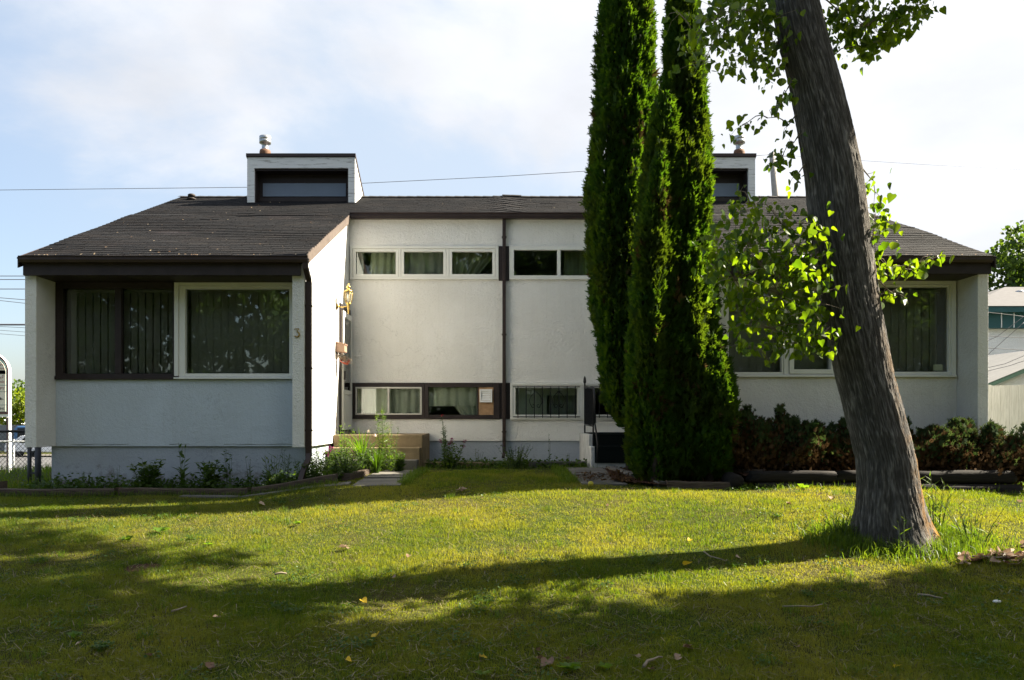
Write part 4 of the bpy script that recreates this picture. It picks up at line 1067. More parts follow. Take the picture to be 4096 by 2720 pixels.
def trunk_mesh():
    NS, NR = 260, 420
    zs = np.concatenate([np.linspace(path[0][0].z - .06, path[14][0].z + .15, NR), np.linspace(path[14][0].z + .3, path[-1][0].z, 20)])
    V, Rn, Rg = [], [], []
    for z in zs:
        c, r = trunk_at(max(z, path[0][0].z)); h = z - path[0][0].z
        for j in range(NS):
            an = 2 * math.pi * j / NS
            tw = an + h * .10
            q = mnoise.noise(Vector((math.cos(tw) * 3.6, math.sin(tw) * 3.6, h * .75)))          # broad swellings
            wv = .35 * mnoise.noise(Vector((math.cos(tw) * 4, math.sin(tw) * 4, h * 1.6)))
            f = mnoise.noise(Vector((math.cos(tw + wv * .25) * 13, math.sin(tw + wv * .25) * 13, h * 3.6 + 9)))          # short interlaced ridges
            f2 = mnoise.noise(Vector((math.cos(tw) * 26, math.sin(tw) * 26, h * 9.0 + 3)))
            br_ = .5 + .5 * mnoise.noise(Vector((math.cos(tw) * 7 + 5, math.sin(tw) * 7, h * 5.5)))                       # cross breaks
            rd = math.exp(-(f / .17) ** 2) * (.35 + .65 * br_); rd2 = math.exp(-(f2 / .22) ** 2)
            fur = rd * .038 + rd2 * .018 - .022; Rg.append(min(1, rd * .55 + rd2 * .35 * (.4 + .6 * br_)))
            root = .17 * math.exp(-h / .22) * (math.cos(5 * an + .7) * .6 + math.cos(3 * an - 1) * .5)
            rr = r * (1 + .05 * q + fur * .72 + root)
            V.append((c.x + math.cos(an) * rr, c.y + math.sin(an) * rr, z))
            side = max(0, math.cos(an - .0)) ** 2.2                                                # lichen side faces +x
            Rn.append(min(1, side * (math.exp(-max(0, h - .3) / 1.3) * 1.1)))
    nr = len(zs); F = []
    for i in range(nr - 1):
        for j in range(NS): F.append((i * NS + j, i * NS + (j + 1) % NS, (i + 1) * NS + (j + 1) % NS, (i + 1) * NS + j))
    me = npmesh('trunk', np.array(V), np.array(F), M['bark'], np.array(Rn), smooth_=True)
    at = me.attributes.new('ridge', 'FLOAT', 'POINT'); at.data.foreach_set('value', np.array(Rg, dtype=np.float32)); return me
link('trunk', trunk_mesh(), CT)
# branches and twigs; leaf clusters in (overview x, y, half width, half height, depth offset, leaves)
clusters = [
 (1800, 515, 80, 42, -.2, 42), (1745, 600, 95, 52, -.3, 60), (1690, 640, 62, 60, -.35, 44), (1795, 680, 95, 62, -.3, 66), (1775, 755, 88, 52, -.3, 52), (1855, 700, 55, 85, -.2, 58),
 (1840, 795, 62, 30, -.25, 26), (1725, 560, 50, 42, -.35, 26), (1650, 555, 34, 30, -.4, 10), (1645, 612, 26, 30, -.4, 9), (1880, 600, 30, 60, -.1, 22), (1730, 470, 48, 18, -.2, 12), (1705, 440, 16, 22, -.2, 5),
 (1700, 500, 34, 18, -.3, 9), (1770, 830, 8, 10, -.3, 2), (1720, 690, 50, 35, -.35, 20), (1890, 780, 24, 40, -.2, 14), (1720, 800, 30, 14, -.3, 7), (1830, 560, 55, 40, -.15, 32), (1840, 620, 60, 40, -.25, 34),
 (1655, 35, 55, 42, -.6, 36), (1710, 25, 80, 36, -.3, 62), (1760, 60, 50, 62, -.1, 60), (1720, 140, 42, 22, -.1, 20), (1785, 120, 30, 40, .1, 20), (1600, 85, 34, 28, -.6, 10), (1780, 175, 26, 14, 0, 7), (1560, 25, 24, 26, -.6, 5), (1620, 150, 60, 10, -.5, 9), (1660, 95, 40, 26, -.4, 14),
 (1800, 240, 16, 14, 0, 5), (1812, 212, 10, 12, 0, 4), (1715, 288, 34, 18, -.2, 9), (1770, 272, 9, 9, -.1, 2), (1815, 292, 15, 12, 0, 3), (1803, 362, 36, 16, 0, 9), (1835, 408, 14, 18, 0, 5), (1790, 378, 12, 14, 0, 3), (1830, 330, 6, 18, 0, 3),
 (2000, 55, 90, 48, .2, 84), (2070, 45, 58, 32, .2, 40), (1945, 35, 48, 48, .1, 46), (1992, 108, 34, 20, .2, 16), (2110, 22, 30, 22, .3, 11), (1922, 128, 12, 22, .1, 4), (2140, 14, 10, 12, .3, 3), (2040, 90, 30, 22, .2, 10),
 (2010, 415, 16, 14, .1, 3), (2018, 448, 18, 24, .1, 6), (2022, 500, 20, 40, .1, 14), (2012, 555, 18, 42, .1, 14), (2052, 622, 38, 14, .1, 9), (2092, 622, 36, 18, .1, 10), (2120, 605, 22, 14, .1, 5), (2152, 598, 12, 8, .1, 2), (2058, 680, 24, 14, .05, 7), (2082, 664, 6, 7, .05, 1), (2022, 600, 14, 26, .1, 7)]
tw = MB(); P, Yd, Nn = [], [], []
def near_t(p):
    t, r = trunk_at(min(max(p.z + .12, 2.0), 7.2)); return t + Vector((math.copysign(r * .7, p.x - t.x), 0, 0))
DT = lambda y: D0 - .08 * max(0, WO(0, y, D0).z - .4)
clusters.sort(key=lambda q: (WO(q[0], q[1], DT(q[1]) + q[4]) - near_t(WO(q[0], q[1], DT(q[1]) + q[4]))).length)
done = []
for (x, y, a, b, dd, n) in clusters:
    c = WO(x, y, DT(y) + dd); t = near_t(c); best = (c - t).length; src = t
    for q in done:
        if (q - c).length < best * .85: best = (q - c).length; src = q
    done.append(c); mid = src.lerp(c, .5) + Vector((0, 0, .03 + .18 * best * random.random()))
    r0 = .010 if src is t else .006
    tw.tube([src, src.lerp(mid, .5) + Vector((0, 0, .02)), mid, mid.lerp(c, .6), c], [r0, r0 * .9, r0 * .75, r0 * .6, .003], 5)
    mx_, mz_ = a * 1.7349 / FPX * D0, b * 1.7349 / FPX * D0
    for k in range(int(n * 2.5)):
        while True:
            u_, v_ = random.uniform(-1, 1), random.uniform(-1, 1)
            if u_ * u_ + v_ * v_ < 1.1: break
        q = c + Vector((u_ * mx_, random.gauss(0, .16 + .25 * min(mx_, mz_)), v_ * mz_))
        P.append(q)
        d = Vector((random.gauss(0, .55), random.gauss(0, .55), -1 + random.gauss(0, .35))); Yd.append(d)
        Nn.append(Vector((random.gauss(0, 1), random.gauss(0, 1), random.gauss(.25, .5))))
        if k % 5 == 0: tw.tube([c.lerp(mid, random.uniform(0, .5)), c.lerp(q, .6) + Vector((0, 0, .02)), q], [.0028, .0022, .0015], 4, caps=False)
P = np.array([tuple(p) for p in P]); n = len(P)
sz = rng.normal(.061, .017, n).clip(.03, .10)
V, F = scatter(HEART, HEART_F, P, frames(np.array([tuple(d) for d in Yd]), np.array([tuple(d) for d in Nn])), np.stack([sz * rng.uniform(.75, 1.05, n), sz, sz * rng.uniform(.6, 4.5, n)], 1))
link('low_leaves', npmesh('low_leaves', V, F, M['cw_leaf'], np.repeat(rng.random(n), len(HEART))), CT)
# limbs of the high crown, with its own leaves: it shades the left of the lawn
limbs = []
def limb(a, b, r0, droop=.3, k=6):
    a, b = Vector(a), Vector(b); pts = []
    for i in range(k + 1):
        q = i / k; p = a.lerp(b, q); p.z += droop * math.sin(q * math.pi); pts.append(p)
    tw.tube(pts, [r0 * (1 - .8 * i / k) + .006 for i in range(k + 1)], 7); limbs.append(pts); return pts
crown_c = []
KX, KY = math.cos(R(SUN_AZ)) / math.tan(R(SUN_EL)), math.sin(R(SUN_AZ)) / math.tan(R(SUN_EL))
CROWN = []
for (gx_, gy_, r_, h_) in [(-4.7, 7.15, 1.0, 8.2), (-3.5, 6.75, 1.0, 7.6), (-5.2, 5.8, 1.3, 8.2), (-3.3, 5.3, 1.15, 7.4), (-2.2, 4.5, 1.2, 6.8), (-4.4, 4.3, 1.2, 8.4), (-1.2, 4.7, .8, 6.6), (-6.2, 7.0, 1.2, 8.4), (-7.5, 6.2, 1.3, 8.2), (-3.2, 4.75, .9, 7.2), (-2.5, 5.35, .55, 7.0), (-5.6, 7.9, .8, 8.4), (-4.0, 6.1, .9, 7.8), (-1.9, 6.1, .5, 6.8)]:
    CROWN.append(((gx_ + KX * h_, gy_ + KY * h_, h_ + .3), r_ * 1.05))
CROWN += [((1.6, 7.6, 10.6), 1.3), ((3.2, 9.0, 10.8), 1.3)]
PC = []
for (c, rad) in CROWN:
    t, r = trunk_at(min(c[2] - 1.2, path[-1][0].z - .3)); limb(t, c, .075, .25)
    m_ = int(620 * rad ** 2); d = unit(m_); rr = rad * rng.random(m_) ** .45
    q = np.array(c) + d * rr[:, None] * np.array([1.1, 1.0, .75])
    # clumps inside
    nc = max(8, int(16 * rad)); cc = np.array(c) + unit(nc) * rad * .8 * np.array([1.1, 1, .75]); near = np.argmin(((q[:, None] - cc[None]) ** 2).sum(2), 1)
    q = q * .62 + cc[near] * .38 + rng.normal(0, .05, q.shape)
    PC.append(q)
PC = np.concatenate(PC)
PC = PC[(PC[:, 2] - EYE) / PC[:, 1] > 1720 / FPX]; n = len(PC)
Yd = rng.normal(0, .5, (n, 3)); Yd[:, 2] -= 1
V, F = scatter(HEART, HEART_F, PC, frames(Yd, rng.normal(0, 1, (n, 3))), rng.normal(.125, .02, n))
link('crown', npmesh('crown', V, F, M['cw_leaf'], np.repeat(rng.random(n), len(HEART))), CT)
tw.build('branches', M['twig'], CT)

# ------------------------------------------------------------------ other broad-leaved trees
def broad_tree(name, base, height, crown, trunk_r, label, leaf, count, mat, group=None, lean=(0, 0), bark='bark_plain'):
    """crown: list of (dx, dy, z, radius); trunk with limbs to every lobe"""
    bx, by, bz = base
    T = thing(name, base, label, 'tree', group)
    m = MB()
    zt = height * .6
    pts = [(bx + lean[0] * q * zt, by + lean[1] * q * zt, bz - .1 + (zt + .1) * q) for q in yy(0, 1, 7)]
    m.tube(pts, [trunk_r * (1.5 if i == 0 else 1) * (1 - .55 * i / 6) for i in range(7)], 12)
    Q = []
    tot = sum(c[3] ** 2 for c in crown)
    for (dx, dy, z, r) in crown:
        c = Vector((bx + dx, by + dy, bz + z)); k = min(1, max(.35, (z - r) / zt)); a = Vector(pts[0]).lerp(Vector(pts[-1]), k)
        m.tube([a, a.lerp(c, .5) + Vector((0, 0, .15 * r)), c], [trunk_r * .42, trunk_r * .25, trunk_r * .08], 6)
        n = int(count * r * r / tot); d = unit(n); rr = r * rng.random(n) ** .38
        q = np.array(c) + d * rr[:, None] * np.array([1, 1, .85])
        nc = max(10, int(22)); cc = np.array(c) + unit(nc) * r * .82; near = np.argmin(((q[:, None] - cc[None]) ** 2).sum(2), 1)
        Q.append(q * .55 + cc[near] * .45 + rng.normal(0, leaf * .5, q.shape))
    m.build('trunk', M[bark], T)
    Q = np.concatenate(Q); n = len(Q)
    Yd = rng.normal(0, .7, (n, 3)); Yd[:, 2] -= .6
    lf = [(0, 0, 0), (.42, .25, .06), (.3, .72, .05), (0, 1, 0), (-.3, .72, .05), (-.42, .25, .06)]
    V, F = scatter(lf, [(0, 1, 2, 3), (0, 3, 4, 5)], Q, frames(Yd, rng.normal(0, 1, (n, 3))), rng.uniform(.7, 1.25, n) * leaf)
    link('crown', npmesh('crown', V, F, mat, np.repeat(np.clip(rng.normal(.5, .28, n), 0, 1), 6)), T)
    return T
def lobes(R_, z, n, r, flat=.6):
    out = [(0, 0, z, r * 1.15)]
    for i in range(n):
        a = i * 2.4 + random.random(); k = R_ * math.sqrt(random.uniform(.25, 1)); out.append((k * math.cos(a), k * math.sin(a), z + random.uniform(-1, 1) * R_ * flat, r * random.uniform(.75, 1.1)))
    return out
# street trees outside the picture to the right: they shade the near lawn
sh = [(gx_ + KX * h_ - 9.0, gy_ + KY * h_ - 7.6, h_ + .2, r_) for gx_, gy_, r_, h_ in [(-.4, 4.9, .9, 7), (1.3, 5.05, .95, 7), (2.6, 5.5, 1.0, 7), (3.9, 5.75, .9, 6.6), (.6, 4.1, 1.2, 7.6), (2.4, 4.1, 1.3, 8), (4.1, 4.5, 1.1, 7), (5.2, 5.2, 1.2, 6.8), (1.5, 3.2, 1.2, 7.5), (3.6, 3.2, 1.2, 7.5), (4.7, 5.5, 1.0, 7), (3.2, 4.8, 1.1, 7.3), (1.6, 4.7, 1.1, 7.1), (-1.5, 4.1, 1.1, 7), (0, 3.5, 1.2, 7.2), (3.3, 6.25, .55, 6.8), (4.5, 6.4, .75, 6.9), (1.7, 6.0, .4, 6.7), (2.3, 5.9, .5, 6.8), (5.4, 6.2, .8, 6.9), (.7, 5.85, .5, 6.7), (2.9, 5.9, .6, 6.8), (4.0, 6.5, .5, 6.9), (5.0, 6.7, .6, 7.0), (3.6, 5.6, .8, 7.0), (-1.3, 5.5, .5, 6.8), (-.5, 5.2, .6, 6.8), (-1.0, 4.8, .7, 7.0), (-2.0, 5.1, .6, 7.0), (.4, 5.2, .6, 6.8)]]
broad_tree('street_tree', (9.0, 7.6, gz(9.0, 7.6)), 9.5, sh, .22, 'street tree standing right of the lawn', .16, 21000, M['elm_leaf'], 'street trees along the front lawn')
# trees across the street, mirrored in the windows
for i, (x, y, h) in enumerate([(-22, -13, 15), (-16, -14, 15), (-10, -13.5, 17), (-4.5, -14.5, 17), (1, -14, 15), (6.5, -13.5, 17), (12.5, -14.5, 16), (18, -14, 15), (24, -14, 15)]):
    broad_tree('street_tree', (x, y, gz(x, y)), h, lobes(3.0, h * .56, 12, 2.4, 1.2) + [(k * 2.1 - 3.1, random.uniform(-1, 1), 2.6, 2.1) for k in range(4)] + [(k * 2.3 - 3.4, random.uniform(-1, 1), 5.6, 2.3) for k in range(4)], .3, 'full green street tree across the street', .26, 20000, M['elm_leaf'], 'trees across the street')

# ------------------------------------------------------------------ columnar cedars
SPR = []
def spray_template():
    V, F = [], []
    for k, (a, l, b) in enumerate([(0, 1, .0), (38, .74, .12), (-38, .74, .12), (66, .5, .05), (-66, .5, .05), (20, .9, .42), (-24, .88, .36)]):
        c, s = math.cos(R(a)), math.sin(R(a)); o = len(V); w_ = .105
        ox, oy = 0, b
        pts = [(-w_ * .5, 0, 0), (w_ * .5, 0, 0), (w_, l * .55, .05), (0, l, -.04), (-w_, l * .55, .05)]
        V += [(x * c + y * s + ox, -x * s + y * c + oy, z) for x, y, z in pts]
        F += [(o, o + 1, o + 2, o + 4), (o + 4, o + 2, o + 3, o + 3)]
    return V, F
SPV, SPF = spray_template()
SPF3 = []
for f in SPF: SPF3 += [(f[0], f[1], f[2]), (f[0], f[2], f[3])] if f[2] != f[3] else [(f[0], f[1], f[2])]
def column(name, D, prof, label, group, count, size=.105, trunk=True, dx=0, seed=0):
    count = int(count * 1.9); size *= .74
    """prof: (overview y, centre x, half width) from the top down"""
    prof = sorted(prof); zsr = []
    for (y, x, hw) in prof: p = WO(x, y, D); zsr.append((p.z, p.x, hw * 1.7349 / FPX * D))
    zsr.sort(); Z = np.array([a[0] for a in zsr]); X = np.array([a[1] for a in zsr]); RR = np.array([a[2] for a in zsr]) * .88
    bz = gz(float(X[0]), D)
    T = thing(name, (float(X[0]), D, bz), label, 'tree', group)
    wgt = RR[:-1] + RR[1:]; zz = []
    seg = (Z[1:] - Z[:-1]) * wgt; seg /= seg.sum()
    ch = rng.choice(len(seg), count, p=seg); z = Z[ch] + (Z[ch + 1] - Z[ch]) * rng.random(count)
    cx_ = np.interp(z, Z, X); r0 = np.interp(z, Z, RR); a = rng.uniform(0, 2 * np.pi, count)
    # vertical plumes: lumpy in angle and height
    lump = np.array([mnoise.noise(Vector((math.cos(q) * 2.1 + seed, math.sin(q) * 2.1, h_ * 1.3))) + .7 * mnoise.noise(Vector((math.cos(q) * 5 + seed, math.sin(q) * 5, h_ * 3.2))) for q, h_ in zip(a, z)])
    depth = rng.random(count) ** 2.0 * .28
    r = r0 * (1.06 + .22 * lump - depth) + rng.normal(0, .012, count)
    out = np.stack([np.cos(a), np.sin(a), 0 * a], 1)
    Pp = np.stack([cx_, np.full(count, D), z], 1) + out * r[:, None]
    Yd = out * rng.uniform(.25, .75, (count, 1)) + np.array([0, 0, 1]) * rng.uniform(.5, 1.1, (count, 1)) + rng.normal(0, .30, (count, 3))
    tang = np.stack([-np.sin(a), np.cos(a), 0 * a], 1)
    Nn = tang * rng.choice([-1, 1], (count, 1)) * .8 + out * rng.normal(.5, .6, (count, 1)) + rng.normal(0, .25, (count, 3))
    sc = size * rng.uniform(.5, 1.2, count) * np.where(rng.random(count) < .03, 1.6, 1)
    V, F = scatter(SPV, SPF3, Pp, frames(Yd, Nn), sc)
    br = np.array([mnoise.noise(Vector((p[0] * 2.6, p[1] * 2.6 + seed, p[2] * 2.2))) for p in Pp]); br = ((br > .46) & (rng.random(count) < .55)) | (rng.random(count) < .012)
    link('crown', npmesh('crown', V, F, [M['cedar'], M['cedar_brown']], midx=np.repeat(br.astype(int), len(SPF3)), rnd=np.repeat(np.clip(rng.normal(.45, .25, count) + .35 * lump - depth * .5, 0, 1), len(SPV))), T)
    m = MB(); pts, rs = [], []
    for q in yy(0, 1, 26):
        h_ = Z[0] + .12 + (Z[-1] - Z[0] - .2) * q; pts.append((float(np.interp(h_, Z, X)), D, h_)); rs.append(max(.01, float(np.interp(h_, Z, RR)) * .60))
    m.tube(pts, rs, 14); m.build('inner_core', M['cedar_in'], T)  # solid dark core standing for dense twigs, added to block light
    m = MB(); c0 = float(X[0]); m.tube([(c0, D, bz - .1), (c0, D, bz + .3), (c0 + .01, D, float(Z[0]) + .5)], [.06, .045, .04], 10); m.build('trunk', M['cedar_bark'], T)
    return T
M['cedar_bark'] = m_plain('dark_cedar_bark', (.045, .035, .028), .9, .3, 18, bump=.01)
g = 'columnar cedars by the right entrance'
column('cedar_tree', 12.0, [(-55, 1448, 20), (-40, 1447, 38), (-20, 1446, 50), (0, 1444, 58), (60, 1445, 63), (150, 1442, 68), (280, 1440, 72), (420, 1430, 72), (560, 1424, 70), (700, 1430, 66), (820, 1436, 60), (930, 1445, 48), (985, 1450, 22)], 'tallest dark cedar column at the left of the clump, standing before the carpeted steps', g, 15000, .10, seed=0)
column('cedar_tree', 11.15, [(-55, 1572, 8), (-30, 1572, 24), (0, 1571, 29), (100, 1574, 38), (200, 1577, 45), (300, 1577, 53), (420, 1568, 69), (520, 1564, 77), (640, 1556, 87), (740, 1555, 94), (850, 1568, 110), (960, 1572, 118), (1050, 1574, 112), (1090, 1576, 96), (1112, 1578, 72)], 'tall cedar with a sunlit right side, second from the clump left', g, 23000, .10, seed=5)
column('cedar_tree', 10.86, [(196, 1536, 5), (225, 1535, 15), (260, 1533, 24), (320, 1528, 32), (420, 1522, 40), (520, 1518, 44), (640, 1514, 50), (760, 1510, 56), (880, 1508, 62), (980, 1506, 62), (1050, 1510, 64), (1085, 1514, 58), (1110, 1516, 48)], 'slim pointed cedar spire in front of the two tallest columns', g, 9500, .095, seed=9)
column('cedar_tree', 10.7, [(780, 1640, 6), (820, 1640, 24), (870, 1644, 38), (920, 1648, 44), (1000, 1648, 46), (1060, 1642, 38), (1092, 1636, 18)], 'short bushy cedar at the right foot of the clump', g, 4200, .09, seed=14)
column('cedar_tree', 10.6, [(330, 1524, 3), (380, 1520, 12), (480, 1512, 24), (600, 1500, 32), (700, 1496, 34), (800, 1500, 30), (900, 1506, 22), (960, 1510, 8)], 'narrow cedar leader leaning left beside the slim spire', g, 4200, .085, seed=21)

# ------------------------------------------------------------------ junipers behind the logs
JV, JF = spray_template()
def juniper(cx, cy, hw, top, lean, label, count, seed, base=None, depth=.42):
    z0 = (gz(4, 10.4) + .13) if base is None else base
    T = thing('juniper_bush', (cx, cy, z0), label, 'shrub', 'junipers along the right wing')
    h = top - z0; m = MB(); P, Yd, Nn, br = [], [], [], []
    nb = max(10, int(count / 85))
    for b in range(nb):
        a = random.uniform(0, 6.28); el = random.uniform(.15, 1.3); ln = random.uniform(.55, .95) if random.random() < .72 else random.uniform(1.05, 1.4)
        if random.random() < .22: el *= .4
        ox, oy = random.uniform(-.62, .62) * hw, random.uniform(-.5, .5) * depth
        base_ = Vector((cx + ox * .8, cy + oy * .8, z0 - .05))
        tip = Vector((cx + ox * 1.1 + lean * h + math.cos(a) * hw * math.cos(el) * 1.0 * ln + random.gauss(0, .06), cy + oy + math.sin(a) * depth * math.cos(el) * 1.1 * ln, z0 + h * (.26 + .70 * math.sin(el)) * (ln * .50 + .42)))
        mid = base_.lerp(tip, .55) + Vector((0, 0, -.05))
        m.tube([base_, mid, tip], [.016, .010, .003], 5, caps=False)
        for k in range(int(count * 6.0) // nb):
            q = random.random() ** .6; p = (base_.lerp(mid, q / .55) if q < .55 else mid.lerp(tip, (q - .55) / .45))
            sd_ = (.11 + .06 * math.sin(q * 3.1)) * (1.05 - .85 * q); p = p + Vector((random.gauss(0, sd_), random.gauss(0, sd_), random.gauss(0, sd_ * .7)))
            d = (tip - mid).normalized() + Vector((random.gauss(0, .5), random.gauss(0, .5), random.gauss(.2, .4)))
            P.append(tuple(p)); Yd.append(tuple(d)); Nn.append((random.gauss(0, 1), random.gauss(0, 1), random.gauss(.4, .7)))
            outer = (p.z - z0) / h * .75 + q * .45
            br.append(1 if random.random() > (outer - .30) * 1.25 else 0)
    P, Yd, Nn, br = np.array(P), np.array(Yd), np.array(Nn), np.array(br); n = len(P)
    V, F = scatter(SPV, SPF3, P, frames(Yd, Nn), rng.uniform(.030, .065, n))
    link('foliage', npmesh('foliage', V, F, [M['juniper'], M['juniper_dead']], np.repeat(rng.random(n), len(SPV)), np.repeat(br, len(SPF3))), T)
    m.build('branches', M['bark_plain'], T)
jz = lambda v, D: EYE + (CV - v * 1.7349) / FPX * D
juniper(3.66, 11.0, .62, jz(905, 11), .10, 'tallest juniper with brown patches next to the cedars', 2300, 1)
juniper(4.30, 11.05, .52, jz(955, 11), .05, 'low browned juniper below the casement window', 1700, 2)
juniper(4.95, 11.05, .52, jz(935, 11), .08, 'juniper just left of the leaning trunk', 1700, 3)
juniper(5.75, 11.0, .54, jz(938, 11), .12, 'juniper just right of the leaning trunk', 1800, 4)
juniper(6.32, 10.95, .50, jz(945, 11), .12, 'dark browned juniper before the right pillar', 1800, 5)
juniper(6.62, 10.75, .36, jz(962, 10.8), .62, 'juniper leaning right towards the white board fence', 1700, 6)

# ------------------------------------------------------------------ bed plants
def stems(m, base, n, h, spread, r=.004, curve=.25):
    out = []
    for i in range(n):
        a = random.uniform(0, 6.28); k = random.uniform(.2, 1) * spread; hh = h * random.uniform(.7, 1.0)
        b = Vector(base) + Vector((math.cos(a) * k * .3, math.sin(a) * k * .3, -.02)); t = Vector(base) + Vector((math.cos(a) * k, math.sin(a) * k, hh))
        mid = b.lerp(t, .5) + Vector((-math.cos(a), -math.sin(a), 0)) * k * curve * .3
        m.tube([b, mid, t], [r, r * .8, r * .4], 5, caps=False); out.append((b, mid, t))
    return out
def at_stem(s, q): return s[0].lerp(s[1], q * 2) if q < .5 else s[1].lerp(s[2], q * 2 - 1)
def leaves(T, name, P, Yd, sizes, mat, shape='lance', nrm=None):
    P = np.array([tuple(p) for p in P]); Yd = np.array([tuple(d) for d in Yd]); n = len(P)
    Nn = np.tile([0, 0, 1.0], (n, 1)) + rng.normal(0, .45, (n, 3)) if nrm is None else nrm
    tv, tf = (LANCE, LANCE_T) if shape == 'lance' else (HEART, [(0, 1, 2), (0, 2, 3), (0, 3, 4), (0, 4, 5), (0, 5, 6), (0, 6, 7), (0, 7, 8), (0, 8, 9)])
    V, F = scatter(tv, tf, P, frames(Yd, Nn), np.array(sizes))
    return link(name, npmesh(name, V, F, mat, np.repeat(rng.random(n), len(tv))), T)
def leafy(name, x, y, h, spread, nst, per, ls, label, cat='plant', group=None, mat='weed', up=.5, w=1.0, flowers=None, shape='lance', q0=.05, z=None):
    z = gz(x, y) if z is None else z
    T = thing(name, (x, y, z), label, cat, group); m = MB(); st = stems(m, (x, y, z), nst, h, spread)
    P, Yd, Sz = [], [], []
    for s in st:
        for k in range(per):
            q = q0 + (1 - q0) * (k + random.random()) / per; a = random.uniform(0, 6.28)
            P.append(at_stem(s, q)); Yd.append((math.cos(a), math.sin(a), up + random.gauss(0, .3))); l = ls * random.uniform(.6, 1.2) * (1.15 - .6 * q); Sz.append((l * w, l, l))
    leaves(T, 'foliage', P, Yd, Sz, M[mat], shape)
    m.build('stem', M[mat + '_stem'] if mat + '_stem' in M else M['stem'], T)
    if flowers:
        kind, fm, n, sz = flowers
        for s in st[:n]:
            t = s[2]; P, Yd, Sz = [], [], []
            if kind == 'flat':
                for k in range(26): a = random.uniform(0, 6.28); r = sz * math.sqrt(random.random()); P.append(t + Vector((math.cos(a) * r, math.sin(a) * r, .01 - r * r * 2 + random.uniform(-.006, .006)))); Yd.append((math.cos(a), math.sin(a), .8)); Sz.append(sz * .42)
            elif kind == 'ball':
                for k in range(30): d = Vector(tuple(unit(1)[0])); P.append(t + d * sz * .25); Yd.append(tuple(d)); Sz.append(sz * .8)
            elif kind == 'spike':
                for k in range(16): a = random.uniform(0, 6.28); P.append(at_stem(s, .72 + .28 * k / 16)); Yd.append((math.cos(a), math.sin(a), .6)); Sz.append(sz)
            leaves(T, 'flower', P, Yd, np.array(Sz), M[fm])
    return T
M['stem'] = m_plain('green_stem', (.06, .09, .03), .7, .2, 20)
leafy('stonecrop_plant', -4.93, 11.32, 0.48000000000000004, 0.24, 18, 14, .15, 'bushy plant with flat greenish flower heads, left one of two under the picture window', flowers=('flat', 'flower_head', 9, .07), w=1.6)
leafy('stonecrop_plant', -4.02, 11.36, 0.44, 0.26, 16, 14, .15, 'bushy plant with flat greenish flower heads beside the tall dark weed', flowers=('flat', 'flower_head', 7, .06), w=1.6)
leafy('dock_weed', -4.38, 11.30, .76, .08, 4, 6, .19, 'tall weed with broad dark leaves between the two flat-headed plants', w=1.0, up=.9, cat='weed')
leafy('dock_weed', -3.78, 11.40, .72, .12, 5, 9, .14, 'tall weed with dangling leaves right of the second flat-headed plant', w=.9, up=.4, q0=.3, cat='weed')
leafy('slender_weed', -3.46, 11.42, .55, .10, 4, 4, .10, 'thin weed with few leaves left of the number 3 pillar', up=.7, cat='weed')
leafy('slender_weed', -5.40, 11.45, .42, .10, 4, 5, .06, 'thin dry-tipped weed left of the flat-headed plants', up=.8, cat='weed')
leafy('slender_weed', -5.9, 11.5, .30, .14, 6, 6, .07, 'low wispy weed at the left corner of the foundation', up=.9, cat='weed')
leafy('slender_weed', -6.2, 11.4, .28, .12, 5, 6, .07, 'small grassy weed by the chain-link gate', up=.9, cat='weed')
leafy('grass_tuft', -3.15, 11.4, .55, .22, 9, 7, .16, 'loose tuft of tall grass below the number 3 pillar', mat='grass_tall', up=.9, w=.5, cat='weed')
leafy('willowherb_plant', -2.90, 11.2, .58, .12, 5, 26, .10, 'feathery narrow-leaved plant left of the downspout elbow', w=.6, up=.35)
leafy('willowherb_plant', -2.42, 11.55, .55, .16, 7, 24, .10, 'feathery narrow-leaved plant right of the downspout', w=.6, up=.35)
leafy('rose_bush', -2.36, 11.72, .50, .30, 16, 20, .085, 'dark green rose bush with a magenta bloom at the foot of the sunlit wall', 'shrub', w=2.0, flowers=('ball', 'magenta', 2, .06))
leafy('bushy_weed', -2.62, 11.12, .40, .26, 22, 18, .075, 'low dark weed mound around the downspout foot', cat='weed', w=1.2)
leafy('bushy_weed', -2.06, 11.30, .40, .30, 26, 18, .075, 'low dark weed mound beside the stepping slabs', cat='weed', w=1.2)
leafy('willowherb_plant', -2.32, 12.42, .80, .16, 9, 34, .11, 'tall narrow-leaved weeds against the left end of the tan steps', mat='lily', w=.6, up=.4)
leafy('willowherb_plant', -1.98, 12.40, .62, .16, 9, 28, .11, 'mid-height weeds covering the middle of the tan step risers', mat='willow', w=.7, up=.4)
g = 'dark weeds massed beside the tan steps'
for k, (x, y, h_, s_, lab) in enumerate([(-2.30, 12.05, .46, .24, 'dark leafy weed between the rose bush and the strap leaves'), (-1.95, 11.75, .42, .26, 'leafy weed in front of the strap leaves'), (-2.52, 11.42, .44, .22, 'leafy weed behind the downspout foot'), (-1.78, 11.95, .38, .2, 'leafy weed at the left edge of the stepping slabs'), (-2.2, 11.45, .40, .26, 'leafy weed in front of the rose bush'), (-1.45, 12.35, .34, .16, 'leafy weed at the lowest tan step'), (-3.05, 11.18, .30, .2, 'leafy weed left of the downspout foot')]):
    leafy('bushy_weed', x, y, h_, s_, 24, 16, .085, lab, cat='weed', w=1.1, group=g, mat=('weed', 'weed', 'willow')[k % 3])
leafy('lily_plant', -1.70, 12.20, 1.05, .14, 7, 70, .11, 'tall bright green lily stem with whorled narrow leaves before the tan steps', mat='lily', w=.55, up=.35, flowers=('spike', 'pale_petal', 1, .03))
leafy('lily_plant', -1.55, 12.15, .72, .14, 6, 40, .10, 'shorter green stems with reddish tips right of the tall lily', mat='lily', w=.5, up=.5, flowers=('spike', 'red_petal', 2, .02))
